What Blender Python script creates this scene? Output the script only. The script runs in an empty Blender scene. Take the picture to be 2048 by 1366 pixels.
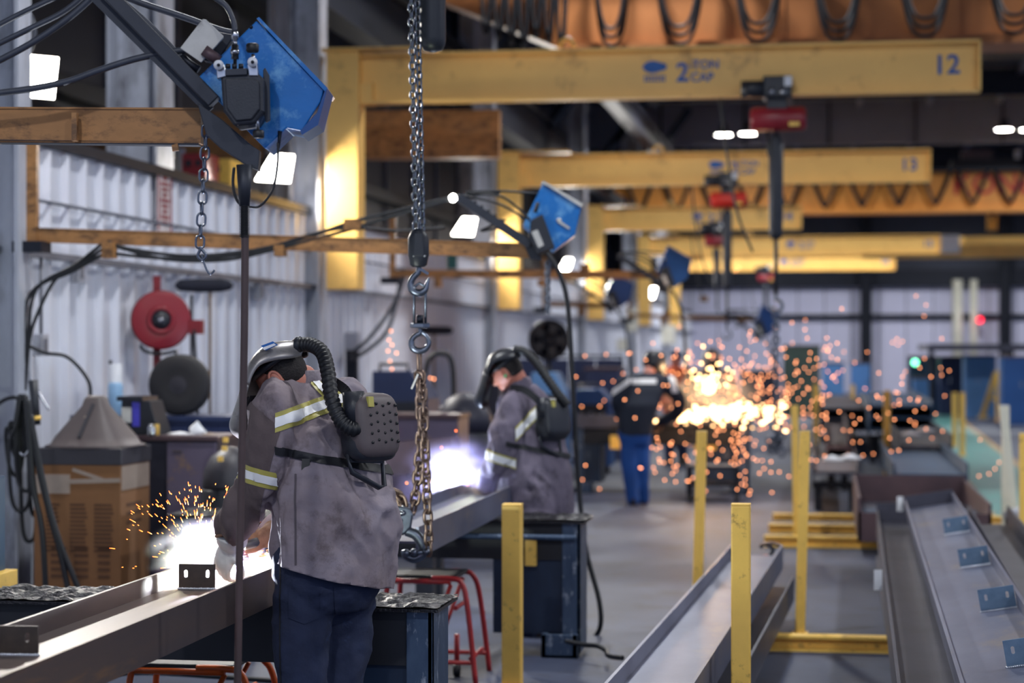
import bpy, bmesh, math, random
from mathutils import Vector, Matrix, noise
random.seed(7)
S = bpy.context.scene
COL = S.collection
# ---------------------------------------------------------------- camera, world, exposure
FPX, HORIZ, CAMZ = 4000.0, 695.0, 1.70
YAW = math.atan2(626, 4000)
cd = bpy.data.cameras.new('camera'); cam = bpy.data.objects.new('camera', cd); COL.objects.link(cam)
cam.location = (0, 0, CAMZ); cam.rotation_euler = (math.pi/2, 0, YAW)
cd.sensor_width = 36; cd.lens = FPX/2048*36; cd.shift_y = (HORIZ-683)/2048
cd.clip_start = .05; cd.clip_end = 300
cd.dof.use_dof = True; cd.dof.focus_distance = 7.1; cd.dof.aperture_fstop = 2.1
S.camera = cam
w = bpy.data.worlds.new('world'); S.world = w; w.use_nodes = True
w.node_tree.nodes['Background'].inputs[0].default_value = (.52, .62, .9, 1)
w.node_tree.nodes['Background'].inputs[1].default_value = .5
vs = S.view_settings
vs.view_transform = 'Standard'; vs.look = 'None'; vs.exposure = 0.9; vs.gamma = 1; vs.use_curve_mapping = False
S.cycles.use_denoising = True
S.cycles.max_bounces = 6; S.cycles.diffuse_bounces = 3; S.cycles.glossy_bounces = 3; S.cycles.transparent_max_bounces = 6
S.cycles.volume_bounces = 0; S.cycles.sample_clamp_indirect = 4; S.cycles.caustics_reflective = False; S.cycles.caustics_refractive = False

# ---------------------------------------------------------------- helpers: places
FW = Vector((-math.sin(YAW), math.cos(YAW), 0)); RT = Vector((math.cos(YAW), math.sin(YAW), 0)); UP = Vector((0, 0, 1))
CAM = Vector((0, 0, CAMZ))
def pd(u, v, D): return CAM + FW*D + RT*((u-1024)/FPX*D) + UP*((HORIZ-v)/FPX*D)
def pz(u, v, z): return pd(u, v, (CAMZ-z)*FPX/(v-HORIZ))
def dX(u, X): return X/(-math.sin(YAW)+(u-1024)/FPX*math.cos(YAW))
def dY(u, Y): return Y/(math.cos(YAW)+(u-1024)/FPX*math.sin(YAW))
def px(u, v, X): return pd(u, v, dX(u, X))
def py(u, v, Y): return pd(u, v, dY(u, Y))
def V(*a): return Vector(a)

# ---------------------------------------------------------------- helpers: materials
def lin(c): return tuple(((x/255)/12.92 if x/255 <= .04045 else ((x/255+.055)/1.055)**2.4) for x in c)
MATS = {}
def M(name, rgb, rough=.55, metal=0., var=.18, vs=5., rgb2=None, dirt=None, bump=0., bs=60., stretch=(1, 1, 1), spec=.5, emit=None, es=0.):
    m = bpy.data.materials.new(name); m.use_nodes = True; MATS[name] = m
    nt = m.node_tree; N = nt.nodes; L = nt.links; b = N['Principled BSDF']
    c = lin(rgb); tc = N.new('ShaderNodeTexCoord'); mp = N.new('ShaderNodeMapping'); mp.inputs['Scale'].default_value = stretch
    L.new(tc.outputs['Object'], mp.inputs[0])
    nz = N.new('ShaderNodeTexNoise'); nz.inputs['Scale'].default_value = vs; nz.inputs['Detail'].default_value = 5; nz.inputs['Roughness'].default_value = .6
    L.new(mp.outputs[0], nz.inputs['Vector'])
    mx = N.new('ShaderNodeMix'); mx.data_type = 'RGBA'
    mr = N.new('ShaderNodeMapRange'); mr.inputs['From Min'].default_value = .3; mr.inputs['From Max'].default_value = .7
    L.new(nz.outputs['Fac'], mr.inputs[0]); L.new(mr.outputs[0], mx.inputs['Factor'])
    c2 = lin(rgb2) if rgb2 else tuple(min(1, x*(1+var)) for x in c)
    c1 = c if rgb2 else tuple(x*(1-var) for x in c)
    mx.inputs['A'].default_value = (*c1, 1); mx.inputs['B'].default_value = (*c2, 1)
    out = mx.outputs['Result']
    if dirt:
        dc, amt, ds = dirt
        n2 = N.new('ShaderNodeTexNoise'); n2.inputs['Scale'].default_value = ds; n2.inputs['Detail'].default_value = 8; n2.inputs['Roughness'].default_value = .7
        L.new(mp.outputs[0], n2.inputs['Vector'])
        r2 = N.new('ShaderNodeMapRange'); r2.inputs['From Min'].default_value = .62-amt*.3; r2.inputs['From Max'].default_value = .72-amt*.2; r2.inputs['To Max'].default_value = .85
        L.new(n2.outputs['Fac'], r2.inputs[0])
        m2 = N.new('ShaderNodeMix'); m2.data_type = 'RGBA'; L.new(r2.outputs[0], m2.inputs['Factor']); L.new(out, m2.inputs['A'])
        m2.inputs['B'].default_value = (*lin(dc), 1); out = m2.outputs['Result']
    L.new(out, b.inputs['Base Color'])
    b.inputs['Roughness'].default_value = rough; b.inputs['Metallic'].default_value = metal; b.inputs['Specular IOR Level'].default_value = spec
    if bump:
        n3 = N.new('ShaderNodeTexNoise'); n3.inputs['Scale'].default_value = bs; n3.inputs['Detail'].default_value = 4
        L.new(mp.outputs[0], n3.inputs['Vector'])
        bp = N.new('ShaderNodeBump'); bp.inputs['Strength'].default_value = bump; bp.inputs['Distance'].default_value = .01
        L.new(n3.outputs['Fac'], bp.inputs['Height']); L.new(bp.outputs[0], b.inputs['Normal'])
    if emit:
        b.inputs['Emission Color'].default_value = (*lin(emit), 1); b.inputs['Emission Strength'].default_value = es
    return name

M('concrete', (66, 74, 98), .6, 0, rgb2=(48, 55, 76), vs=.9, dirt=((44, 47, 60), .35, 2.2), bump=.15, bs=30)
M('lane_green', (70, 135, 130), .5, dirt=((95, 110, 112), .4, 3))
M('lane_yellow', (175, 140, 80), .5, dirt=((110, 105, 105), .5, 4))
M('liner', (226, 228, 238), .45, 0, var=.05, vs=1.3, dirt=((150, 140, 130), .22, 1.7), stretch=(1, 1, .25))
M('liner_rail', (120, 122, 132), .5, .3)
M('upper_panel', (58, 62, 76), .5, .2, var=.25, vs=.5)
M('roof', (52, 56, 68), .6, 0, var=.3, vs=.4)
M('roof_pale', (120, 122, 138), .5, .2, var=.2, vs=.3)
M('dark_steel', (32, 36, 48), .5, .4)
M('col_grey', (182, 186, 198), .45, .1, dirt=((90, 88, 92), .4, 2), stretch=(1, 1, .3))
M('far_panel', (215, 214, 238), .5, 0, var=.06, vs=.4)
M('crane_yellow', (250, 200, 112), .42, 0, var=.06, vs=1.5, dirt=((190, 145, 80), .18, 2.5))
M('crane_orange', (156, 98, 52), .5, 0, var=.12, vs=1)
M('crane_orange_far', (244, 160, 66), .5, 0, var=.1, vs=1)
M('rust_boom', (172, 122, 72), .55, .1, var=.2, vs=8, dirt=((88, 62, 42), .45, 14), stretch=(.5, 1, 1))
M('post_yellow', (246, 200, 96), .45, 0, var=.08, vs=6, dirt=((140, 108, 62), .16, 16))
M('post_white', (226, 222, 205), .5, 0, var=.06)
M('ink_blue', (22, 92, 170), .5)
M('ink_red', (206, 44, 30), .5)
M('black_rubber', (22, 24, 30), .5, 0, var=.2)
M('cable_grey', (62, 66, 78), .5, 0, var=.15, vs=20)
M('black_plastic', (34, 37, 46), .42, 0, var=.12, vs=20, bump=.08, bs=200)
M('feeder_blue', (6, 108, 188), .32, 0, var=.12, vs=6, dirt=((110, 170, 220), .4, 7), bump=.05)
M('feeder_blue_dark', (16, 72, 140), .4, 0, var=.12)
M('bracket_dark', (52, 55, 64), .5, .4, var=.15, vs=8)
M('offwhite_plate', (198, 196, 192), .55, 0, var=.08, vs=14, dirt=((140, 138, 136), .2, 12))
M('chrome', (190, 192, 198), .25, 1., var=.08)
M('chain_steel', (105, 112, 126), .33, .9, var=.2, vs=30)
M('chain_rust', (122, 102, 92), .4, .8, var=.25, vs=30)
M('beam_steel', (88, 80, 82), .42, .45, rgb2=(116, 96, 84), vs=3, dirt=((160, 120, 80), .18, 4), stretch=(1, .12, 1), bump=.05)
M('beam_blue', (118, 122, 144), .4, .3, rgb2=(88, 92, 114), vs=2.2, dirt=((128, 120, 120), .2, 3), stretch=(1, .5, 1), bump=.05)
M('beam_dark', (78, 78, 92), .45, .3, rgb2=(60, 60, 72), vs=2.5)
M('beam_brown', (98, 76, 80), .5, .3, rgb2=(72, 58, 66), vs=2.5)
M('clip_blue', (112, 136, 162), .4, .2, rgb2=(84, 108, 134), vs=12)
M('clip_dark', (78, 66, 58), .5, .2, rgb2=(50, 44, 42), vs=14)
M('weld_bead', (205, 210, 220), .3, .8)
M('stand_paint', (34, 52, 78), .42, .2, rgb2=(24, 36, 56), vs=6, dirt=((120, 130, 145), .06, 9), stretch=(1, 1, .4))
M('stand_black', (30, 32, 40), .5, .2)
M('stand_edge', (74, 92, 118), .4, .3, rgb2=(48, 66, 92), vs=10, dirt=((170, 180, 195), .2, 26), stretch=(1, 1, .4))
M('slag', (46, 45, 50), .35, .5, rgb2=(30, 30, 36), vs=26, bump=.8, bs=70)
M('red_tube', (170, 44, 48), .4, 0, var=.12)
M('reel_red', (140, 34, 46), .38, 0, var=.1)
M('post_red', (130, 36, 44), .45)
M('orange_tube', (216, 92, 26), .4, 0, var=.1)
M('carton', (126, 86, 52), .75, 0, var=.08, vs=5, bump=.05)
M('carton_ink', (84, 54, 34), .8)
M('tape', (150, 134, 122), .3, 0, var=.1, vs=10)
M('hood_grey', (88, 78, 78), .55, 0, var=.08, vs=6)
M('hood_band', (44, 42, 50), .5)
M('cabinet_purple', (98, 88, 108), .45, .1, var=.1, vs=4, dirt=((140, 110, 80), .1, 7))
M('cabinet_dark', (40, 40, 56), .5, .1)
M('navy', (36, 48, 84), .5, 0, var=.15)
M('machine_blue', (40, 92, 160), .45, 0, var=.12, vs=2)
M('machine_pale_blue', (96, 148, 210), .45, 0, var=.08, vs=2)
M('machine_teal', (34, 62, 92), .5, 0, var=.2, vs=3)
M('machine_green', (62, 78, 72), .55)
M('indigo', (70, 66, 190), .4)
M('white_plastic', (228, 230, 236), .4, 0, var=.04)
M('sky_plastic', (150, 190, 225), .35)
M('orange_plastic', (240, 84, 30), .4)
M('brush', (34, 36, 50), .8, bump=.6, bs=120)
M('shirt', (148, 140, 152), .85, 0, rgb2=(128, 112, 114), vs=3.2, dirt=((96, 84, 86), .3, 7), bump=.45, bs=26)
M('shirt_dark', (116, 108, 126), .85, 0, rgb2=(94, 86, 102), vs=3, dirt=((66, 60, 72), .3, 8), bump=.45, bs=26)
M('orange_cloth', (190, 80, 44), .8)
M('jacket', (30, 38, 54), .8, 0, var=.25, vs=5)
M('jeans', (42, 52, 82), .9, 0, rgb2=(26, 32, 54), vs=5, dirt=((62, 78, 116), .22, 5), bump=.4, bs=30)
M('jeans_blue', (30, 78, 150), .85, 0, var=.2, vs=5)
M('skin', (200, 128, 108), .5, 0, var=.08, vs=15)
M('hair', (32, 26, 26), .7, 0, var=.3, vs=60, bump=.5, bs=150)
M('lime', (186, 176, 92), .5)
M('reflect', (250, 250, 252), .4, 0, var=.04, emit=None)
M('sleeve_cloth', (108, 94, 94), .85, 0, rgb2=(86, 74, 76), vs=4, bump=.45, bs=26)
M('strap', (24, 25, 31), .6)
M('helmet_silver', (138, 134, 134), .36, .5, var=.15, vs=12, dirt=((88, 84, 84), .25, 14))
M('helmet_black', (34, 36, 44), .35, 0, var=.15)
M('lens', (24, 60, 84), .08, .2)
M('pack_grey', (92, 82, 84), .5, 0, var=.1, vs=14)
M('leather_white', (222, 220, 214), .7, 0, var=.08, vs=10, bump=.2, bs=60)
M('leather_brown', (122, 92, 72), .75, 0, var=.25, vs=16, bump=.3, bs=60)
M('boot', (42, 34, 32), .6)
M('earplug', (60, 190, 120), .5)
M('sign_white', (222, 214, 216), .5)
M('sign_red', (150, 40, 52), .5)
M('tyre', (30, 29, 33), .7, 0, var=.15, vs=10)
M('wood_pallet', (120, 96, 70), .8)
M('lamp_case', (60, 62, 68), .5, .3)
M('lamp_face', (255, 250, 240), .4, emit=(255, 247, 232), es=16)
M('lamp_far', (255, 250, 240), .4, emit=(255, 250, 240), es=30)
M('led_red', (255, 30, 60), .4, emit=(255, 20, 50), es=3)
M('led_green', (120, 255, 180), .4, emit=(120, 255, 190), es=4)
M('spark_hot', (255, 190, 90), .5, emit=(255, 88, 32), es=3.4)
M('spark_bokeh', (255, 170, 90), .5, emit=(255, 158, 108), es=3.8)
M('spark_core', (255, 220, 160), .5, emit=(255, 200, 140), es=5)
M('arc', (255, 255, 255), .5, emit=(236, 236, 255), es=120)

# ---------------------------------------------------------------- helpers: meshes
ORG = {}
def basis(d, up=UP):
    d = Vector(d).normalized(); s = d.cross(up)
    if s.length < 1e-4: s = d.cross(Vector((1, 0, 0)))
    s.normalize(); return d, s, s.cross(d).normalized()
class MB:
    def __init__(s): s.v = []; s.f = []; s.sm = []
    def add(s, vs, fs, smooth=False):
        o = len(s.v); s.v += [Vector(x) for x in vs]; s.f += [tuple(i+o for i in f) for f in fs]; s.sm += [smooth]*len(fs); return s
    def box(s, lo, hi):
        (a, b, c), (d, e, f) = lo, hi
        a, d = min(a, d), max(a, d); b, e = min(b, e), max(b, e); c, f = min(c, f), max(c, f)
        return s.add([(a,b,c),(d,b,c),(d,e,c),(a,e,c),(a,b,f),(d,b,f),(d,e,f),(a,e,f)],
                     [(3,2,1,0),(4,5,6,7),(0,1,5,4),(1,2,6,5),(2,3,7,6),(3,0,4,7)])
    def obox(s, c, ax, ay, az):     # centre + half axes
        c = Vector(c); vs = [c+ax*i+ay*j+az*k for k in (-1, 1) for i, j in ((-1,-1),(1,-1),(1,1),(-1,1))]
        return s.add(vs, [(3,2,1,0),(4,5,6,7),(0,1,5,4),(1,2,6,5),(2,3,7,6),(3,0,4,7)])
    def bar(s, p, q, w, h, up=UP):
        p, q = Vector(p), Vector(q); d, sd, u = basis(q-p, up)
        return s.obox((p+q)/2, d*((q-p).length/2), sd*(w/2), u*(h/2))
    def prism(s, poly, dv):          # poly: 3D points (planar), extruded along dv
        n = len(poly); dv = Vector(dv); p = [Vector(x) for x in poly]
        fs = [tuple(range(n)), tuple(range(2*n-1, n-1, -1))] + [(i, i+n, (i+1) % n+n, (i+1) % n) for i in range(n)]
        return s.add(p+[x+dv for x in p], fs)
    def tube(s, pts, r, n=10, closed=False, caps=True, up=None):
        pts = [Vector(p) for p in pts]; m = len(pts); R = r if isinstance(r, (list, tuple)) else [r]*m
        vs = []; pu = up
        for i, p in enumerate(pts):
            a = pts[i-1] if (i > 0 or closed) else p; b = pts[(i+1) % m] if (i < m-1 or closed) else p
            d = (b-a)
            if d.length < 1e-9: d = Vector((0, 0, 1))
            d.normalize()
            if pu is None: pu = Vector((0, 0, 1)) if abs(d.z) < .9 else Vector((1, 0, 0))
            e = (pu - d*pu.dot(d))
            if e.length < 1e-4: e = d.orthogonal()
            e.normalize(); g = d.cross(e); pu = e
            for k in range(n):
                t = 2*math.pi*k/n; vs.append(p+e*(math.cos(t)*R[i])+g*(math.sin(t)*R[i]))
        fs = []
        for i in range(m if closed else m-1):
            j = (i+1) % m
            for k in range(n): fs.append((i*n+k, i*n+(k+1) % n, j*n+(k+1) % n, j*n+k))
        s.add(vs, fs, True)
        if caps and not closed:
            o = len(s.v)-m*n; s.f.append(tuple(o+k for k in range(n-1, -1, -1))); s.f.append(tuple(o+(m-1)*n+k for k in range(n))); s.sm += [False, False]
        return s
    def lathe(s, prof, o, axis=UP, n=24, smooth=True):   # prof: (radius, height)
        d, e, g = basis(axis, Vector((0, 1, 0)) if abs(Vector(axis).normalized().y) < .9 else UP); o = Vector(o); vs = []
        for r, h in prof:
            for k in range(n):
                t = 2*math.pi*k/n; vs.append(o+d*h+e*(math.cos(t)*r)+g*(math.sin(t)*r))
        m = len(prof); fs = [(i*n+k, i*n+(k+1) % n, (i+1)*n+(k+1) % n, (i+1)*n+k) for i in range(m-1) for k in range(n)]
        fs += [tuple(range(n-1, -1, -1)), tuple((m-1)*n+k for k in range(n))]
        return s.add(vs, fs, smooth)
    def cyl(s, p, q, r, n=16, r2=None):
        p, q = Vector(p), Vector(q); return s.lathe([(r, 0), (r if r2 is None else r2, (q-p).length)], p, q-p, n)
    def loft(s, rings, caps=True):
        n = len(rings[0]); m = len(rings); vs = [p for r in rings for p in r]
        fs = [(i*n+k, i*n+(k+1) % n, (i+1)*n+(k+1) % n, (i+1)*n+k) for i in range(m-1) for k in range(n)]
        if caps: fs += [tuple(range(n-1, -1, -1)), tuple((m-1)*n+k for k in range(n))]
        return s.add(vs, fs, True)
    def ell(s, c, ax, ay, az, n=14, m=9, p=2.):
        c = Vector(c); rings = []
        def pw(x): return math.copysign(abs(x)**(2/p), x)
        for i in range(m+1):
            t = -math.pi/2+math.pi*(i*.98+.01*m)/m
            rings.append([c+az*pw(math.sin(t))+ax*(pw(math.cos(t))*pw(math.cos(2*math.pi*k/n)))+ay*(pw(math.cos(t))*pw(math.sin(2*math.pi*k/n))) for k in range(n)])
        return s.loft(rings)
    def hsec(s, p, q, side, up, depth, flange, tw=.008, tf=.012):   # rolled H section p->q, web in the plane of side
        p, q, a, b = Vector(p), Vector(q), Vector(side).normalized(), Vector(up).normalized()
        d, f, w_ = depth/2, flange/2, tw/2
        pr = [(-d,-f),(-d+tf,-f),(-d+tf,-w_),(d-tf,-w_),(d-tf,-f),(d,-f),(d,f),(d-tf,f),(d-tf,w_),(-d+tf,w_),(-d+tf,f),(-d,f)]
        P = [p+a*x+b*y for x, y in pr]; Q = [q+a*x+b*y for x, y in pr]
        caps = [(0,1,2,9,10,11),(2,3,8,9),(4,5,6,7,8,3)]
        fs = [(i, (i+1) % 12, (i+1) % 12+12, i+12) for i in range(12)]+[tuple(reversed(c)) for c in caps]+[tuple(i+12 for i in c) for c in caps]
        return s.add(P+Q, fs)
    def mesh(s, name, o=(0, 0, 0)):
        me = bpy.data.meshes.new(name); o = Vector(o)
        me.from_pydata([tuple(x-o) for x in s.v], [], s.f); me.polygons.foreach_set('use_smooth', s.sm); me.update()
        bm = bmesh.new(); bm.from_mesh(me); bmesh.ops.recalc_face_normals(bm, faces=bm.faces); bm.to_mesh(me); bm.free()
        return me
def org(o):
    while o is not None and o.parent is not None: o = o.parent
    return Vector(o.location) if o is not None else Vector((0, 0, 0))
def link(name, me, mat, parent=None, bevel=0, loc=None):
    o = bpy.data.objects.new(name, me); COL.objects.link(o)
    if mat and not me.materials: me.materials.append(MATS[mat])
    if parent is not None: o.parent = parent
    if loc is not None: o.location = loc
    if bevel:
        b = o.modifiers.new('bevel', 'BEVEL'); b.width = bevel; b.segments = 2; b.limit_method = 'ANGLE'; b.angle_limit = math.radians(40)
    return o
def part(mb, name, mat, parent, bevel=0, label=None, kind=None):
    o = link(name, mb.mesh(name, org(parent)), mat, parent, bevel)
    if label: o['label'] = label
    if kind: o['kind'] = kind
    return o
def tag(o, label, cat, group=None, kind=None):
    o['label'] = label; o['category'] = cat
    if group: o['group'] = group
    if kind: o['kind'] = kind
    return o
def thing(name, label, cat, loc, group=None):
    o = bpy.data.objects.new(name, None); COL.objects.link(o); o.location = loc; o.empty_display_size = .1
    return tag(o, label, cat, group)
def solo(mb, name, mat, label, cat, group=None, bevel=0, kind=None):   # a thing that is one mesh
    lo = Vector([min(v[i] for v in mb.v) for i in range(3)]); hi = Vector([max(v[i] for v in mb.v) for i in range(3)])
    o_ = Vector(((lo.x+hi.x)/2, (lo.y+hi.y)/2, lo.z))
    return tag(link(name, mb.mesh(name, o_), mat, None, bevel, o_), label, cat, group, kind)
def struct(mb, name, mat, bevel=0, label=None):
    o = link(name, mb.mesh(name), mat, None, bevel); o['kind'] = 'structure'
    if label: o['label'] = label
    return o
def spart(mb, name, mat, parent, bevel=0): return link(name, mb.mesh(name), mat, parent, bevel)
def smooth_path(pts, k=6):        # Catmull-Rom
    P = [Vector(p) for p in pts]; out = []
    for i in range(len(P)-1):
        a, b, c, d = P[max(i-1, 0)], P[i], P[i+1], P[min(i+2, len(P)-1)]
        for j in range(k):
            t = j/k; out.append(.5*((2*b)+(c-a)*t+(2*a-5*b+4*c-d)*t*t+(3*b-a-3*c+d)*t**3))
    return out+[P[-1]]
def wire(pts, D, r, k=6, n=8):     # pts: (u,v[,D])
    return MB().tube(smooth_path([pd(p[0], p[1], p[2] if len(p) > 2 else D) for p in pts], k), r, n)
def rect(u0, v0, u1, v1, D, depth):   # front face of an axis-aligned box seen at that depth
    a = pd(u0, v0, D); b = pd(u1, v1, D); y = (a.y+b.y)/2
    return (min(a.x, b.x), y, min(a.z, b.z)), (max(a.x, b.x), y+depth, max(a.z, b.z))
def bx(u0, v0, u1, v1, D, depth): return MB().box(*rect(u0, v0, u1, v1, D, depth))
def text(s, size, loc, mat, parent, name='lettering', ax=Vector((1, 0, 0)), ay=UP):
    c = bpy.data.curves.new('t', 'FONT'); c.body = s; c.size = size; c.extrude = .002; c.offset = size*.018
    t = bpy.data.objects.new('t', c); me = evaluated(t)
    bpy.data.objects.remove(t); bpy.data.curves.remove(c)
    az = ax.cross(ay); mt = Matrix((ax, ay, az)).transposed().to_4x4(); mt.translation = Vector(loc)-org(parent)
    me.transform(mt); me.materials.clear()
    return link(name, me, mat, parent)
TMP = bpy.data.scenes.new('tmp')
def evaluated(o):
    TMP.collection.objects.link(o); vl = TMP.view_layers[0]; vl.update()
    with bpy.context.temp_override(scene=TMP, view_layer=vl): dg = bpy.context.evaluated_depsgraph_get()
    return bpy.data.meshes.new_from_object(o.evaluated_get(dg))
def fuse(mb, voxel, smooth=4, amp=0., f1=(9, 9, 3), amp2=0., f2=22, ridge=0., fr=(8, 8, 3)):    # one continuous skin from overlapping volumes
    o = bpy.data.objects.new('tmp', mb.mesh('tmp'))
    r = o.modifiers.new('r', 'REMESH'); r.mode = 'VOXEL'; r.voxel_size = voxel; r.use_smooth_shade = True
    s = o.modifiers.new('s', 'SMOOTH'); s.factor = .5; s.iterations = smooth
    me = evaluated(o)
    old = o.data; bpy.data.objects.remove(o); bpy.data.meshes.remove(old)
    if amp or amp2:
        cs = [v.co.copy() for v in me.vertices]; ns = [v.normal.copy() for v in me.vertices]; out = []
        for c, n_ in zip(cs, ns):
            h = amp*noise.noise(Vector((c.x*f1[0], c.y*f1[1], c.z*f1[2])))+amp2*noise.noise(c*f2)
            if ridge:
                q = Vector((c.x*fr[0], c.y*fr[1], c.z*fr[2])); q += .6*noise.noise_vector(c*4)
                h += ridge*(.35-abs(noise.noise(q)))+ridge*.45*(.3-abs(noise.noise(q*2.3+Vector((3, 1, 7)))))
            out += (c+n_*h)[:]
        me.vertices.foreach_set('co', out)
    me.update(); return me
def cut(me, planes, off, name='band'):     # keep what lies behind every plane, lifted by off
    bm = bmesh.new(); bm.from_mesh(me)
    for co, no in planes:
        bmesh.ops.bisect_plane(bm, geom=bm.verts[:]+bm.edges[:]+bm.faces[:], plane_co=co, plane_no=no, clear_outer=True)
    bm.normal_update()
    for v in bm.verts: v.co += v.normal*off
    out = bpy.data.meshes.new(name); bm.to_mesh(out); bm.free()
    for p in out.polygons: p.use_smooth = True
    out.materials.clear(); return out
def rel(me, parent):
    me.transform(Matrix.Translation(-org(parent))); return me
# ---------------------------------------------------------------- structure
FARY = 76.
struct(MB().box((-22, -8, -.2), (36, 80, 0)), 'floor', 'concrete', label='bluish grey concrete shop floor with stains')
def lx(y): return 1.71+.0215*(y-21)
for nm, a, b, mt in (('trim_1', 0, .8, 'lane_green'), ('trim_2', -.12, 0, 'lane_yellow'), ('trim_3', .8, .92, 'lane_yellow')):
    struct(MB().prism([(lx(12)+a, 12, .001), (lx(12)+b, 12, .001), (lx(70)+b, 70, .001), (lx(70)+a, 70, .001)], (0, 0, .003)), nm, mt)
# partition of ribbed white liner panels
WX = -5.0
wl = struct(MB().box((WX-.12, 3, 0), (WX-.02, FARY, 3.0)), 'wall_left', 'liner', label='white ribbed metal partition wall')
pm = MB()
P_ = .32
prof = [(0, 0), (.02, .0), (.038, .05), (.066, .05), (.085, 0), (P_*.45, 0), (P_*.47, .008), (P_*.53, .008), (P_*.55, 0), (P_, 0)]
vsx = [(x, y, z) for y, x in prof for z in (0, 2.96)]
pm.add(vsx, [(2*i, 2*i+2, 2*i+3, 2*i+1) for i in range(len(prof)-1)])
pmesh = pm.mesh('panel'); pmesh.materials.append(MATS['liner'])
for i in range(224):
    o = bpy.data.objects.new('panel', pmesh); COL.objects.link(o); o.parent = wl; o.location = (WX-.018, 4+i*P_, .02)
spart(MB().box((WX-.14, 3, 3.0), (WX+.05, FARY, 3.07)), 'top_rail', 'dark_steel', wl)
spart(MB().box((WX+.02, 3, 2.27), (WX+.1, FARY, 2.31)), 'girt', 'liner_rail', wl)
spart(MB().tube([(WX+.035, 3, 2.64), (WX+.035, FARY, 2.64)], .012, 8), 'conduit', 'liner_rail', wl)
# outer wall behind the partition
wo = struct(MB().box((-8.2, 0, 0), (-8.0, FARY+4, 9.2)), 'wall_outer', 'upper_panel', label='dark outer wall above the partition')
seam = MB().box((-.03, -.05, 3), (.03, .05, 9)).mesh('panel_seam'); seam.materials.append(MATS['roof_pale'])
for i in range(26):
    o = bpy.data.objects.new('panel_seam', seam); COL.objects.link(o); o.parent = wo; o.location = (-7.98, 12+i*2.4, 0)
spart(MB().box((-8, 4, 4.3), (-7.7, FARY, 4.5)), 'girt', 'dark_steel', wo)
spart(MB().box((-8, 4, 6.3), (-7.7, FARY, 6.5)), 'girt', 'dark_steel', wo)
# roof
ce = struct(MB().box((-22, -8, 9.0), (36, 82, 9.2)), 'ceiling', 'roof', label='dark metal roof deck')
raf = MB().hsec((-8, 0, 8.6), (34, 0, 8.6), UP, (0, 1, 0), .7, .25, .02, .03).mesh('rafter'); raf.materials.append(MATS['dark_steel'])
for i in range(7):
    o = bpy.data.objects.new('rafter', raf); COL.objects.link(o); o.parent = ce; o.location = (0, 8+i*10.8+2.2, 0)
pur = MB().box((-.06, 0, 8.8), (.06, 78, 9.0)).mesh('purlin'); pur.materials.append(MATS['roof_pale'])
for i in range(16):
    o = bpy.data.objects.new('purlin', pur); COL.objects.link(o); o.parent = ce; o.location = (-7+i*2., 0, 0)
# far wall
wf = struct(MB().box((-8, FARY, 0), (36, FARY+.2, 9.2)), 'wall_far', 'upper_panel', label='far end wall, pale panels below and dark above')
fp = MB().box((0, 0, 0), (.97, .05, 3.98)).mesh('panel'); fp.materials.append(MATS['far_panel'])
for i in range(36):
    o = bpy.data.objects.new('panel', fp); COL.objects.link(o); o.parent = wf; o.location = (-8+i, FARY-.05, .0)
spart(MB().box((-8, FARY-.3, 3.95), (36, FARY-.05, 4.6)), 'header_beam', 'dark_steel', wf)
spart(MB().box((-8, FARY-.2, 2.75), (36, FARY-.05, 2.95)), 'girt', 'dark_steel', wf)
for u in (1340, 1732, 2010):
    p = py(u, 695, FARY-.5); spart(MB().hsec((p.x, p.y, 0), (p.x, p.y, 9), (1, 0, 0), (0, 1, 0), .42, .4, .03, .04), 'column', 'dark_steel', wf)
for u0, u1 in ((1905, 1925), (1940, 1955)):
    a, b = py(u0, 600, FARY-.4), py(u1, 600, FARY-.4); spart(MB().tube([((a.x+b.x)/2, a.y, .0), ((a.x+b.x)/2, a.y, 4.2)], (b.x-a.x)/2, 12), 'duct_pipe', 'post_white', wf)
spart(bx(1955, 560, 1998, 760, 74.5, .5), 'door_panel', 'offwhite_plate', wf)
# pale ceiling soffit panels over the far bays
so = struct(MB().box((-7.5, 60, 7.7), (30, 60.2, 9)), 'trim_4', 'roof_pale', label='pale smoke curtain panels under the roof')
for i in range(15):
    spart(MB().box((-7.4+i*2.5, 59.93, 7.7), (-7.34+i*2.5, 60.02, 9)), 'panel_seam', 'dark_steel', so)
# building columns and crane runway
def column(X, Y, top=9., mat='col_grey', w=.3, z0=0):
    return struct(MB().hsec((X, Y, z0), (X, Y, top), (1, 0, 0), (0, 1, 0), w, w, .02, .025), 'column', mat)
column(-4.86, pd(18, 0, dX(18, -4.86)).y, w=.2)
for u in (281, 586, 955, 1150, 1262):
    D = dX(u, -5.45); column(-5.45, pd(u, 0, D).y, w=.42 if u < 900 else .5)
JY = [pd(u, 0, dX(u, -4.6)).y for u in (692, 1020, 1192, 1289, 1350)]
for y in JY: column(-4.99, y+.05, w=.3, mat='col_grey')
rb = struct(MB().hsec((-5.5, 6, 5.8), (-5.5, FARY, 5.8), UP, (1, 0, 0), .8, .35, .03, .04), 'runway_beam', 'dark_steel', label='dark crane runway beam along the left columns')
struct(MB().hsec((-4.3, 14, 6.9), (-4.3, FARY, 6.9), UP, (1, 0, 0), .5, .3, .03, .04), 'runway_beam', 'beam_dark')
for i in range(7):
    struct(MB().bar((-5.4, 14+i*8.5, 6.1), (-3.9, 15.6+i*8.5, 8.6), .16, .16), 'brace', 'dark_steel')
struct(MB().bar((-7.9, 20.5, 3.95), (-3.4, 20.9, 3.95), .3, .5), 'lintel_beam', 'rust_boom')

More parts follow.
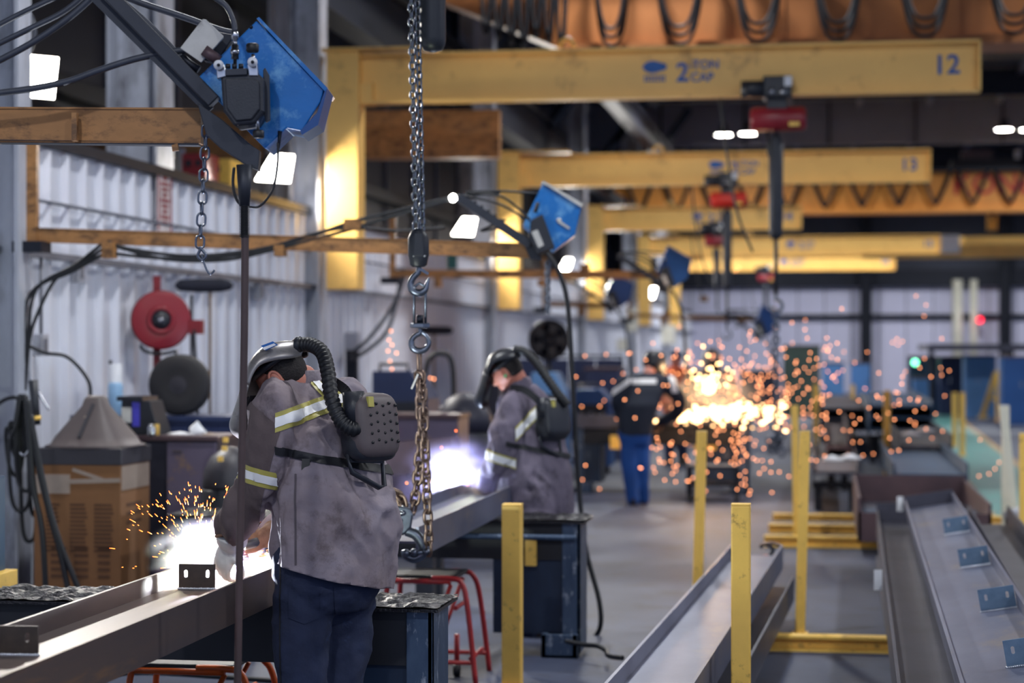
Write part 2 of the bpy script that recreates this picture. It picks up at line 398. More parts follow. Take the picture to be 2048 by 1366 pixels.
# ---------------------------------------------------------------- lamps of the hall
def lamp_light(kind, parent, loc, energy, col=(1, 1, 1), rot=(0, 0, 0), size=.25, blend=.6, angle=150):
    ld = bpy.data.lights.new('lamp_bulb', kind); ld.energy = energy; ld.color = col
    if kind == 'AREA': ld.size = size; ld.spread = math.radians(170)
    else: ld.shadow_soft_size = size
    if kind == 'SPOT': ld.spot_size = math.radians(angle); ld.spot_blend = blend
    o = bpy.data.objects.new('lamp_bulb', ld); COL.objects.link(o); o.parent = parent; o.location = loc; o.rotation_euler = rot
    return o
HB = None
HBW = 720
names = {}
def highbay(x, y, z, label):
    global HB
    t = thing('high_bay_lamp', label, 'lamp', (x, y, z), 'high bay lamps under the roof')
    if HB is None:
        HB = (MB().lathe([(.05, .34), (.11, .3), (.12, .12), (.26, .02), (.27, 0), (.25, 0), (.1, .1)], (0, 0, 0), n=20).mesh('shade'),
              MB().lathe([(.235, .01), (.235, .03)], (0, 0, 0), n=20).mesh('lens'), MB().tube([(0, 0, .3), (0, 0, 9-z)], .012, 6).mesh('stem'))
    link('shade', HB[0], 'lamp_case', t); link('lens', HB[1], 'lamp_far', t); link('stem', HB[2], 'lamp_case', t)
    lamp_light('SPOT', t, (0, 0, -.03), HBW, (.93, .96, 1), (0, 0, 0), .25, .5, 158)
for j, y in enumerate((-2, 10, 22, 34, 46, 58, 69)):  # first row unseen, added as front fill; last row added to brighten far wall
    for i, (x, side) in enumerate(((-2.2, 'left'), (5.0, 'middle'), (12.5, 'right'))):
        highbay(x, y, 7.85, f'high bay lamp under the roof, {side} row, {("first", "second", "third", "fourth", "fifth", "sixth", "seventh")[j]} from the camera')
highbay(-2.9, 58.2, 7.85, 'high bay lamp hung close beside its twin in the far left row')
highbay(5.7, 58.2, 7.85, 'high bay lamp hung close beside its twin in the far middle row')
def flood(u, v, wpx, hpx, label, E, X=-5.2, mat='lamp_face'):
    D = dX(u, X); c = pd(u, v, D); hw = wpx/2*D/FPX; hh = hpx/2*D/FPX
    t = thing('flood_lamp', label, 'lamp', (c.x, c.y, c.z-hh*1.1), 'flood lamps on the partition top')
    n = Vector((.62, -.62, -.48)).normalized(); sd = Vector((.7, .7, 0)).normalized(); up = sd.cross(n); up = up if up.z > 0 else -up
    q = [c-sd*hw*1.25-up*hh*1.1, c+sd*hw*1.25-up*hh*1.1, c+sd*hw*1.05+up*hh, c-sd*hw*.55+up*hh]
    k = [c-n*.16+(p-c)*.45 for p in q]
    part(MB().loft([[p*1.0 for p in q], k]), 'housing', 'lamp_case', t)
    part(MB().prism([p+n*.004 for p in q], n*.006), 'lens', mat, t)
    part(MB().tube(smooth_path([c-n*.12+up*hh*.4, c-n*.12+up*hh*1.8+sd*.02, c-n*.25+up*hh*2.2, c-n*.35-UP*.3, Vector((c.x-.05, c.y+.05, 3.05))]), .014, 8), 'gooseneck', 'cable_grey', t)
    d = n.to_track_quat('-Z', 'Y').to_euler()
    lamp_light('AREA', t, (c+n*.05)-Vector(t.location), E, (1, .965, .9), d, hw*1.6)
flood(62, 150, 92, 84, 'bright flood lamp at the upper left over the carton drum', 75)
flood(552, 334, 62, 56, 'bright flood lamp behind the blue wire feeder', 75)
flood(930, 452, 40, 36, 'flood lamp glowing behind the hoist chain, third along the partition', 75)
flood(1131, 531, 22, 30, 'small distant flood lamp beside the second feeder hose', 75)
flood(1228, 567, 24, 14, 'distant oval flood lamp above the third boom', 75)
flood(1302, 585, 18, 22, 'farthest flood lamp on the partition top', 75)
def bulb(u, v, D, r, label):
    c = pd(u, v, D); t = thing('pendant_bulb', label, 'lamp', c-UP*r)
    part(MB().ell(c, RT*r, FW*r, UP*r), 'globe', 'lamp_far', t); part(MB().tube([c+UP*r*.8, pd(930, 392, D)], .008, 6), 'cord', 'black_rubber', t)
bulb(906, 396, 12.05, .024, 'small round bulb shining at the tip of the second feeder arm')

# ---------------------------------------------------------------- jib cranes
def jib(i, uend, label, num, swing=0, sag=0):
    y = JY[i]; x0 = -4.6; z0, z1 = 4.06, 4.54
    D = dY(uend, y); x1 = pd(uend, 0, D).x
    t = thing('jib_crane', label, 'crane', (x0, y, 2.25), 'yellow jib cranes along the left wall')
    part(MB().box((x0-.16, y-.16, 2.26), (x0+.16, y+.12, 4.56)), 'mast', 'crane_yellow', t, .01)
    part(MB().hsec((x0+.16, y, (z0+z1)/2), (x1, y, (z0+z1)/2), UP, (0, 1, 0), z1-z0, .2, .016, .026), 'boom', 'crane_yellow', t)
    part(MB().box((x0-.2, y-.2, 4.56), (x0+.9, y+.16, 4.585)), 'top_plate', 'crane_yellow', t)
    part(MB().box((x1-.012, y-.1, z0), (x1+.012, y+.1, z1)), 'end_plate', 'crane_yellow', t)
    part(MB().box((x0+.16, y-.09, z0-.01), (x0+.28, y+.09, z0+.2)), 'gusset', 'crane_yellow', t)
    part(MB().box((x0-.1, y+.12, 2.5), (x0+.1, y+.2, 2.6)), 'hinge', 'dark_steel', t)
    part(MB().box((x0-.1, y+.12, 4.2), (x0+.1, y+.2, 4.3)), 'hinge', 'dark_steel', t)
    lx_ = x0+ (x1-x0)*.36; lz = z1
    part(MB().tube([(lx_+.07*math.cos(a), y, lz+.02+.09*max(0, math.sin(a))) for a in [math.pi*k/8 for k in range(9)]], .022, 8), 'lifting_lug', 'crane_yellow', t)
    # print on the web: emblem, capacity, number
    yf = y-.012; k = .48/.48
    ex = x0+(x1-x0)*.5
    el = MB(); pts = []
    for a in range(24):
        t_ = 2*math.pi*a/24; rx = .115*math.cos(t_); rz = .045*math.sin(t_)*(1+.35*abs(math.cos(1.5*t_)))
        pts.append((ex+rx, yf-.003, 4.36+rz))
    el.prism(pts, (0, .002, 0)); part(el, 'emblem', 'ink_blue', t)
    em = MB()
    for r in range(2):
        for q in range(7): em.box((ex-.1+q*.03, yf-.003, 4.255-r*.035), (ex-.08+q*.03, yf-.001, 4.28-r*.035))
    part(em, 'emblem_text', 'ink_blue', t)
    text('2', .25, (ex+.2, yf-.002, 4.22), 'ink_blue', t)
    text('-TON', .115, (ex+.32, yf-.002, 4.335), 'ink_blue', t); text('CAP', .115, (ex+.34, yf-.002, 4.215), 'ink_blue', t)
    text(num, .25, (x1-.42, yf-.002, 4.24), 'ink_blue', t)
    return t, x1
jib(0, 1958, 'nearest yellow jib crane, marked 12 near its tip', '12')
jib(1, 1860, 'second yellow jib crane, marked 13 near its tip', '13')
jib(2, 1602, 'third yellow jib crane, behind the red hoists', '14')
jib(3, 1880, 'fourth yellow jib crane, dim behind the third', '15')
jib(4, 1790, 'farthest yellow jib crane against the pale end wall', '16')

def hoist(u, i, label, z_bag0, z_rod, z_end, big=1., chain=False, red='reel_red'):
    y = JY[i]; D = dY(u, y); x = pd(u, 0, D).x; zb = 4.06
    t = thing('chain_hoist', label, 'hoist', (x, y, z_end), 'chain hoists on the jib cranes')
    part(MB().box((x-.1, y-.2, zb-.03), (x+.17, y+.2, zb+.17)), 'trolley', 'black_plastic', t, .015)
    part(MB().cyl((x-.3, y-.18, zb+.05), (x-.1, y-.18, zb+.05), .08), 'trolley_motor', 'black_plastic', t)
    part(MB().box((x+.1, y-.215, zb+.07), (x+.17, y-.2, zb+.16)), 'maker_plate', 'white_plastic', t)
    for k in (-.02, .09): part(MB().cyl((x+k, y-.22, zb+.02), (x+k, y-.19, zb+.02), .03, 12), 'wheel_cap', 'chrome', t)
    part(MB().box((x-.06, y-.12, zb-.13), (x+.12, y+.08, zb-.03)), 'suspension', 'black_plastic', t)
    b = part(MB().lathe([(.09, -.25), (.115, -.22), (.115, .24), (.09, .27)], (x+.03, y-.05, zb-.22), (1, 0, 0), 18), 'hoist_body', red, t)
    part(MB().box((x+.14, y-.18, zb-.3), (x+.24, y-.16, zb-.26)), 'warning_label', 'post_yellow', b)
    part(MB().lathe([(.02, zb-.34), (.07, zb-.42), (.062, z_bag0+.05), (.05, z_bag0)], (x+.02, y-.05, 0), UP, 14), 'chain_bag', 'bracket_dark', t)
    part(MB().tube([(x-.06, y-.05, zb-.32), (x-.05, y-.05, zb-.55), (x, y-.05, zb-.62)], .012, 6), 'bag_strap', 'black_rubber', t)
    part(MB().tube([(x+.02, y-.05, z_bag0), (x+.02, y-.05, z_rod)], .02, 8), 'lift_rod', 'black_plastic', t)
    hp = [(x+.02, y-.05, z_rod), (x+.02, y-.05, z_rod-.05)]+[(x+.02+.06*math.sin(a), y-.05, z_rod-.11+.06*math.cos(a)) for a in [k*math.pi/6 for k in range(10)]]
    part(MB().tube(hp, .016, 8), 'hook', 'chain_steel', t)
    part(MB().tube(smooth_path([(x-.5, y, 4.05), (x-.45, y, 3.6), (x-.35, y, 3.0), (x-.2, y, 2.6)]), .012, 6), 'control_cable', 'black_rubber', t)
    if chain:
        lk = chain_mesh(.045, .011); n = int((z_rod-.16-z_end)/.058)
        for k in range(n):
            c = link('chain_link', lk, 'chain_steel', t); c.location = Vector((x+.02, y-.05, z_rod-.2-k*.058))-Vector(t.location); c.rotation_euler = (0, 0, (k % 2)*math.pi/2)
        
        for k in range(14):
            c = link('chain_link', lk, 'chain_steel', t); c.location = V(.02+.05*math.cos(k*2.4), -.05+.04*math.sin(k*2.4), .0+.012*k); c.rotation_euler = (k*.9, k*1.3, k*.5)
LK = {}
def chain_mesh(half, r, wid=.62):
    key = (half, r, wid)
    if key not in LK:
        w2 = half*wid; pts = []
        for a in range(8): t = math.pi*a/7; pts.append((w2*math.cos(t), 0, half-w2+w2*math.sin(t)))
        for a in range(8): t = math.pi+math.pi*a/7; pts.append((w2*math.cos(t), 0, -(half-w2)+w2*math.sin(t)))
        LK[key] = MB().tube(pts, r, 6, closed=True, up=Vector((0, 1, 0))).mesh('chain_link')
    return LK[key]
hoist(1548, 0, 'dark red hoist with a long chain tube under jib crane 12', 2.72, 2.2, .72, chain=True)
hoist(1452, 1, 'bright red hoist under jib crane 13', 2.55, 2.0, 1.9, red='ink_red')
hoist(1432, 2, 'small red hoist under the third jib crane', 2.9, 2.5, 2.3)
hoist(1530, 4, 'tiny far red hoist under the last jib crane', 2.9, 2.6, 2.4)

# ---------------------------------------------------------------- bridge cranes
def bridge(Y, zb, h, mat, label, u0, haunch):
    xl = py(u0, 0, Y).x
    t = thing('bridge_crane', label, 'crane', (xl, Y, zb), 'orange bridge cranes')
    part(MB().prism([(xl, Y-.25, zb+h*.55), (xl+haunch, Y-.25, zb), (34, Y-.25, zb), (34, Y-.25, zb+h), (xl, Y-.25, zb+h)], (0, .5, 0)), 'girder', mat, t)
    part(MB().box((xl+haunch, Y-.4, zb-.04), (34, Y+.4, zb+.06)), 'bottom_flange', mat, t)
    part(MB().box((xl+haunch*.9, Y-.48, zb+h-.1), (34, Y-.44, zb+h-.02)), 'festoon_rail', 'dark_steel', t)
    for k in range(16): part(MB().box((xl+2+k*2., Y-.262, zb+.06), (xl+2.02+k*2., Y-.25, zb+h)), 'stiffener', mat, t)
    return t
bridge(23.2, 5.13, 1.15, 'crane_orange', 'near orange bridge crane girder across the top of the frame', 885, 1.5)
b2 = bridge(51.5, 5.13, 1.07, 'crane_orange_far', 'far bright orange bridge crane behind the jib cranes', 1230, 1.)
p = py(1905, 388, 51.2); text('KONECRANES', .72, (p.x, 51.235, p.z), 'ink_red', b2)
t = thing('crane_trolley', 'dark hoist trolley riding on the far orange crane', 'trolley', py(1975, 345, 51.3))
part(bx(1905, 318, 2040, 345, 51., 1.4), 'frame', 'dark_steel', t); part(bx(1925, 300, 1985, 320, 51.2, .7), 'motor', 'beam_brown', t); part(bx(2030, 300, 2040, 360, 51.1, .2), 'collector', 'white_plastic', t)
hk = py(1985, 460, 51.3); part(MB().tube([py(1985, 345, 51.5), py(1985, 440, 51.5)], .04, 6), 'rope', 'black_rubber', t); part(bx(1975, 430, 1995, 460, 51.4, .2), 'hook_block', 'post_yellow', t)
ORD = 'first second third fourth fifth sixth seventh eighth ninth tenth eleventh twelfth'.split()
# festoon loops
def festoon(u0, u1, vb, Y, label, n=3, r=.022, vee=False):
    a, b = py(u0, 0, Y), py(u1, 0, Y); zb = py((u0+u1)/2, vb, Y).z; zt = 6.2 if Y < 30 else 6.12
    t = thing('festoon_cable', label, 'cable', ((a.x+b.x)/2, Y, zb), 'festoon cable loops on the bridge cranes')
    for k in range(n):
        zz = zb+k*.09; pts = []
        for i in range(15):
            q = i/14*2-1; pts.append(((a.x+b.x)/2+(b.x-a.x)/2*(1-.06*k)*q, Y-.06*k, zz+(zt-zz)*(abs(q)**(1.3 if vee else 3.2))))
        part(MB().tube(pts, r, 6), 'cable', 'black_rubber', t)
for i, (u0, u1, vb) in enumerate(((1185, 1262, 92), (1308, 1412, 88), (1464, 1570, 82), (1622, 1730, 80), (1792, 1908, 72), (1970, 2085, 66))):
    festoon(u0, u1, vb, 22.74, f'black festoon cable loop on the near orange crane, {("first", "second", "third", "fourth", "fifth", "last")[i]} from its bunched end')
for i in range(7):
    festoon(962+i*25, 984+i*25, 66+(i*37 % 28), 22.74, f'bunched black festoon loop above jib crane 12, {("first", "second", "third", "fourth", "fifth", "sixth", "seventh")[i]} from the left', 2)
for i in range(11):
    festoon(1250+i*74, 1310+i*74, 424-i*2, 51.03, f'zigzag festoon loop on the far orange crane, {ORD[i]} from the left', 1, .05, True)
# yellow far bridge crane with lit sign box
t = thing('light_crane', 'pale yellow far crane beam with white sign plates', 'crane', py(1600, 500, 57))
part(bx(1600, 474, 2090, 490, 57, .5), 'girder', 'crane_yellow', t); part(bx(1725, 490, 2090, 516, 57.1, .3), 'lower_beam', 'crane_yellow', t)
part(bx(1874, 470, 1920, 506, 56.8, .2), 'sign_box', 'white_plastic', t)
part(bx(1958, 494, 1996, 510, 57.02, .06), 'sign_plate', 'white_plastic', t); part(bx(2002, 494, 2060, 510, 57.02, .06), 'sign_plate', 'white_plastic', t)
# ---------------------------------------------------------------- the beam being welded and its stand
BX0, BX1, BZ = -2.40, -2.03, .81       # flange faces and web level
def hbeam(name, mat, label, x0, x1, y0, y1, zc, fl, group=None, skew=0, tf=.014):
    c = (x0+x1)/2; dx = skew*(y1-y0)
    a, b = Vector((c, y0, zc)), Vector((c+dx, y1, zc)); d = (b-a).normalized()
    return solo(MB().hsec(a, b, d.cross(UP), UP, x1-x0, fl, .01, tf), name, mat, label, 'beam', group)
hbeam('steel_beam', 'beam_steel', 'long steel beam lying on its side in front of the nearest welder', BX0, BX1, 3.2, 8.35, BZ, .14)
def clip(c, w, h, mat, label, yaw=0., holes=True, parent=None, group=None, t=.01, frame=None):
    # upright plate with two slotted holes, c = centre of its bottom edge
    a = Vector((math.cos(yaw), math.sin(yaw), 0)); n = Vector((-math.sin(yaw), math.cos(yaw), 0)); c = Vector(c); UP = Vector((0, 0, 1))
    if frame: a, UP = frame; n = UP.cross(a)
    bm = bmesh.new(); g = [-w/2]
    hw, hh = .0085, .016; hz = h*.62
    xs = [-w/2, -w*.3-hw, -w*.3+hw, w*.3-hw, w*.3+hw, w/2]; zs = [0, hz-hh, hz+hh, h]
    mb = MB()
    def quad(x0, x1, z0, z1): mb.add([c+a*x+UP*z for x, z in ((x0, z0), (x1, z0), (x1, z1), (x0, z1))], [(0, 1, 2, 3)])
    for i in range(5):
        for j in range(3):
            if j == 1 and i in (1, 3):
                cx = (xs[i]+xs[i+1])/2; ring = []
                for k in range(12):
                    q = 2*math.pi*k/12+math.pi/4; s_ = math.sin(q); ring.append((cx+hw*.8*math.cos(q), hz+math.copysign(hh-hw, s_)+hw*.8*s_))
                cor = [(xs[i+1], zs[2]), (xs[i], zs[2]), (xs[i], zs[1]), (xs[i+1], zs[1])]
                for m in range(4):
                    idx = [m*3+e for e in range(4)]
                    mb.add([c+a*x+UP*z for x, z in [cor[m]]+[ring[e % 12] for e in idx]+[cor[(m+1) % 4]]], [tuple(range(6))])
            else: quad(xs[i], xs[i+1], zs[j], zs[j+1])
    me = mb.mesh('clip'); bm = bmesh.new(); bm.from_mesh(me); bmesh.ops.remove_doubles(bm, verts=bm.verts, dist=1e-5)
    bmesh.ops.recalc_face_normals(bm, faces=bm.faces); bmesh.ops.solidify(bm, geom=bm.faces[:], thickness=t); bm.to_mesh(me); bm.free()
    me.transform(Matrix.Translation(-c)); 
    o = link('clip_plate', me, mat, None, 0, c); tag(o, label, 'plate', group)
    wb = MB(); 
    for k in range(22):
        x = -w/2+w*k/21; wb.ell(c+a*x-n*(t*.5+.004)+UP*.002, a*.006, n*.005, UP*(.005+.002*random.random()), 6, 4)
    part(wb, 'weld_bead', 'weld_bead', o)
    return o
p1 = pz(395, 1178, BZ+.006); clip(p1, .135, .092, 'clip_dark', 'dark slotted clip plate standing in front of the bright arc', .05)
p2 = pz(24, 1310, BZ+.006); clip(p2, .16, .085, 'clip_dark', 'dark slotted clip plate at the lower left corner of the beam', .05)

def slag_top(lo, hi, mat='slag', amp=.018, n=(70, 16)):
    mb = MB(); (x0, y0, z0), (x1, y1, z1) = lo, hi; nx, ny = n; g = []
    for j in range(ny+1):
        for i in range(nx+1):
            e = min(i, nx-i, j, ny-j); k = 1 if e > 0 else .3
            jx = (random.random()-.5)*.012; jy = (random.random()-.5)*.02 if e == 0 else 0
            g.append((x0+(x1-x0)*i/nx+jx, y0+(y1-y0)*j/ny+jy, z0+(z1-z0)*.4+k*amp*(random.random()**1.5)))
    W = nx+1; mb.add(g, [(j*W+i, j*W+i+1, (j+1)*W+i+1, (j+1)*W+i) for j in range(ny) for i in range(nx)])
    mb.box((x0, y0, z0-.012), (x1, y1, z0)); return mb
def stand(name, x0, x1, y0, zt, label, depth=.36, mat='stand_paint', apron=.23):
    y1 = y0+depth; t = thing(name, label, 'stand', ((x0+x1)/2, y0+depth/2, 0), 'steel welding stands')
    part(slag_top((x0-.02, y0-.02, zt-.012), (x1+.02, y1+.02, zt)), 'slag_top', 'slag', t, label='crust of dark weld slag')
    part(MB().box((x0+.02, y0+.03, zt-apron), (x1-.1, y0+.05, zt-.025)), 'apron', 'stand_black' if mat == 'stand_paint' else mat, t)
    part(MB().box((x0+.02, y1-.05, zt-apron), (x1-.1, y1-.03, zt-.025)), 'apron', mat, t)
    for xa in (x0+.0, x1-.5):
        if xa > x0+.1: part(MB().box((xa, y0+.05, .12), (xa+.42, y1-.05, zt-.03)), 'leg_panel', mat, t, .004)
        else: part(MB().box((xa, y0+.05, .12), (xa+.3, y1-.05, zt-.03)), 'leg_panel', mat, t, .004)
    part(MB().box((x1-.11, y0+.02, 0.02), (x1-.01, y0+.05, zt-.025)), 'leg', 'stand_edge', t, .004)
    part(MB().box((x1-.03, y0+.02, 0.02), (x1-.01, y1-.02, zt-.025)), 'leg', 'stand_edge', t, .004)
    part(MB().box((x0+.01, y0+.02, 0.02), (x0+.1, y0+.05, zt-.025)), 'leg', 'stand_edge', t, .004)
    fm = MB().box((-.1, -.06, 0), (.1, -.045, .13)).box((-.1, .045, 0), (.1, .06, .13)).box((-.1, -.06, 0), (-.07, .06, .13)).box((.07, -.06, 0), (.1, .06, .13)).box((-.1, -.06, 0), (.1, .06, .02))
    fme = fm.mesh('foot_socket')
    for x in (x0+.12, x1-.12):
        f = link('foot_socket', fme, 'stand_edge', t, .004); f.location = Vector((x, y0+.03, 0))-Vector(t.location)
    return t
stand('welding_stand', px(0, 0, -3.2).x if False else -3.25, pd(868, 0, 7.42).x, pd(868, 0, 7.42).y, .742, 'dark blue slag-topped stand under the nearest beam')
st2 = stand('welding_stand', -3.66, pd(1163, 0, 10.95).x, pd(1163, 0, 10.95).y, .76, 'dark blue slag-topped stand under the second welder')
yy = pd(1163, 0, 10.95).y
part(MB().tube([(-3.5, yy-.02, .66), (pd(1150, 0, 10.9).x, yy-.02, .66)], .016, 8), 'pipe_rail', 'stand_edge', st2)
part(MB().box((pd(1045, 0, 10.9).x, yy-.01, .5), (pd(1068, 0, 10.9).x, yy+.025, .66)), 'yellow_tab', 'post_yellow', st2)
hbeam('steel_beam', 'beam_blue', 'steel beam on its side that the second welder is working on', -2.13, -1.79, 8.75, 12.1, .83, .14)

# ---------------------------------------------------------------- wire feeders on booms
def feeder_big():
    D = 6.35
    def q(u, v, d=0): return pd(u, v, D+d)
    b = q(200, 250); t = thing('wire_feeder', 'blue wire feeder on the nearest boom at upper left', 'wire feeder', q(500, 340), 'wire feeders on booms')
    case = [(513, 41), (648, 179), (641, 204), (604, 262), (573, 256), (530, 297), (393, 158)]
    c = part(MB().prism([q(u, v) for u, v in case], FW*.24), 'case', 'feeder_blue', t, .004)
    rim = MB(); rim.prism([q(513, 37, -.012), q(518, 34, -.012), q(655, 176, -.012), q(650, 183, -.012)], FW*.27)
    part(rim, 'top_rim', 'feeder_blue', c)
    part(MB().prism([q(650, 180, -.01), q(655, 176, -.01), q(636, 250, -.01), q(604, 270, -.01), q(600, 262, -.01), q(634, 225, -.01)], FW*.2), 'bottom_skirt', 'feeder_blue_dark', c)
    part(MB().cyl(q(502, 54, -.004), q(502, 54, .01), .006, 10), 'rivet', 'dark_steel', c)
    h = part(MB().prism([q(u, v, -.14) for u, v in ((441, 152), (450, 146), (515, 146), (527, 156), (528, 222), (509, 248), (468, 252), (446, 222))], FW*.14), 'drive_housing', 'black_plastic', t, .008)
    part(MB().prism([q(u, v, -.152) for u, v in ((449, 157), (511, 157), (518, 164), (519, 218), (503, 239), (472, 242), (453, 216))], FW*.014), 'cover', 'black_plastic', h, .004)
    part(MB().prism([q(u, v, -.1) for u, v in ((530, 135), (538, 150), (540, 240), (531, 245), (527, 220), (526, 140))], FW*.02), 'side_lever', 'bracket_dark', h, .002)
    part(MB().prism([q(u, v, -.145) for u, v in ((432, 128), (448, 128), (456, 152), (434, 158))], FW*.05), 'clamp_ear', 'chrome', t, .003)
    part(MB().prism([q(u, v, -.145) for u, v in ((494, 128), (514, 124), (516, 152), (498, 152))], FW*.05), 'clamp_ear', 'chrome', t, .003)
    for u, v in ((437, 130), (505, 124)):
        wsh = part(MB().cyl(q(u, v, -.165), q(u, v, -.14), .0155, 18), 'washer', 'white_plastic', t); part(MB().cyl(q(u, v, -.17), q(u, v, -.16), .0055, 8), 'screw', 'dark_steel', wsh)
    part(MB().cyl(q(506, 108, -.15), q(506, 128, -.15), .006, 10), 'spindle', 'chrome', t)
    part(MB().lathe([(.016, 0), (.02, .004), (.02, .024), (.016, .028)], q(505, 105, -.15), UP, 14), 'knob', 'black_rubber', t)
    part(MB().lathe([(.014, 0), (.018, .004), (.018, .022), (.014, .026)], q(517, 277, -.13), UP, 14), 'knob', 'black_rubber', t)
    part(MB().cyl(q(513, 225, -.12), q(516, 262, -.12), .006, 8), 'spindle', 'chrome', t)
    part(MB().prism([q(u, v, -.15) for u, v in ((450, 138), (494, 136), (494, 150), (450, 152))], FW*.05), 'roller_block', 'bracket_dark', t, .003)
    for u in (456, 469, 482): part(MB().cyl(q(u, 137, -.14), q(u, 128, -.14), .008, 10), 'roller_bolt', 'black_rubber', t)
    f = MB().lathe([(.006, 0), (.006, .03), (.012, .03), (.012, .046), (.015, .046), (.015, .06), (.012, .06), (.012, .075), (.008, .075), (.008, .09), (.012, .09), (.012, .115), (.007, .12)], q(470, 138, -.13), UP, 12)
    part(f, 'hose_fitting', 'chrome', t)
    part(wire([(470, 62), (466, 40), (452, 12), (425, -8), (400, -30)], D-.13, .009), 'gas_hose', 'cable_grey', t)
    part(MB().prism([q(u, v, -.06) for u, v in ((394, 205), (440, 236), (500, 288), (519, 301), (516, 341), (492, 330), (440, 296), (412, 270))], FW*.05), 'mount_plate', 'bracket_dark', t, .003)
    part(MB().bar(q(205, -25, -.02), q(430, 205, -.02), .045, .06, FW), 'support_arm', 'bracket_dark', t, .004)
    part(MB().bar(q(190, -5, 0), q(420, 222, 0), .03, .016, FW), 'support_arm', 'bracket_dark', t)
    part(MB().prism([q(u, v, -.05) for u, v in ((405, 38), (412, 39), (446, 71), (446, 76), (402, 125), (360, 96))], FW*.012), 'reel_guard', 'offwhite_plate', t, .002)
    part(MB().prism([q(u, v, -.0) for u, v in ((420, 60), (470, 70), (432, 125), (405, 120))], FW*.06), 'hub_block', 'dark_steel', t, .004)
    part(MB().cyl(q(408, 100, -.06), q(438, 122, -.05), .018, 12), 'inlet_collar', 'beam_brown', t)
    part(MB().tube([q(362, 113, 0), q(380, 128, 0), q(398, 140, 0)], .013, 8), 'connector', 'dark_steel', t)
    # strain relief and torch cable
    part(MB().cyl(q(489, 330, -.08), q(489, 412, -.08), .026, 14, .017), 'strain_relief', 'bracket_dark', t)
    rib = []
    for k in range(20): v = 412+k*3.2; rib += [(489, v), (489, v+1.2), (489, v+1.6), (489, v+2.8)]
    part(MB().tube([q(u, v, -.08) for u, v in rib], [(.017, .017, .012, .012)[k % 4] for k in range(len(rib))], 12), 'spring_guard', 'black_rubber', t)
    part(wire([(468, 335), (466, 370), (474, 400), (486, 412)], D-.06, .005), 'trigger_wire', 'black_rubber', t)
    part(wire([(556, 285), (555, 330), (545, 380), (520, 412), (498, 414)], D-.04, .004), 'trigger_wire', 'black_rubber', t)
    part(MB().cyl(q(560, 262), q(557, 297), .007, 8, .004), 'wire_tail', 'dark_steel', t)
    part(wire([(490, 470), (490, 520), (488, 700), (484, 900), (479, 1120), (475, 1366), (470, 1500), (440, 1620)], D-.08, .0125, 8, 10), 'torch_cable', 'cable_brown', t)
    # cables coming in
    for i, (pts, r) in enumerate((([(-40, 190), (60, 178), (135, 163), (200, 140), (270, 118), (345, 103), (408, 97)], .011), ([(-40, 140), (60, 88), (140, 34), (200, -20)], .011), ([(-40, 105), (50, 62), (125, 25), (175, -15)], .0095), ([(-40, 70), (40, 28), (110, -5)], .0095), ([(240, -10), (300, 12), (370, 35), (440, 60), (470, 66)], .011), ([(238, -5), (290, 40), (335, 85), (372, 125)], .008))):
        part(wire(pts, D+.02*i, r, 6, 8), 'cable', 'cable_grey', t)
    return t
M('cable_brown', (74, 58, 58), .5, 0, var=.2, vs=6)
feeder_big()
# nearest boom
t = thing('feeder_boom', 'brown steel boom arm at upper left carrying the nearest feeder', 'boom', pd(0, 285, 6.45), 'feeder booms')
a, b = pd(-260, 250, 6.5), pd(404, 253, 6.5)
part(MB().hsec(a, b, UP, FW, .115, .06, .05, .006), 'arm', 'rust_boom', t)
part(MB().bar(pd(150, 226, 6.44), pd(150, 282, 6.44), .016, .03, FW), 'stop_lug', 'rust_boom', t)
part(MB().bar(pd(0, 284, 6.5), pd(400, 289, 6.5), .06, .01), 'bottom_strip', 'dark_steel', t)
part(MB().bar(pd(350, 288, 6.48), pd(352, 302, 6.48), .02, .02), 'drain_stub', 'rust_boom', t)
# hanging safety chain with hook
t = thing('hook_chain', 'short chain with an open hook hanging from the nearest boom', 'chain', pd(410, 545, 6.42))
lk = chain_mesh(.0215, .0038)
for k in range(11):
    f_ = k/10; c = link('chain_link', lk, 'chain_steel', t); c.location = pd(412-12*f_, 262+222*f_, 6.40)-Vector(t.location); c.rotation_euler = (0, .05, (k % 2)*math.pi/2+.5)
part(wire([(399, 494), (407, 503), (412, 512), (404, 520), (396, 512), (401, 498)], 6.4, .005), 'link_ring', 'chain_steel', t)
part(wire([(404, 510), (408, 526), (414, 541), (420, 548), (426, 545), (429, 540)], 6.4, .0035), 'hook', 'chain_steel', t)

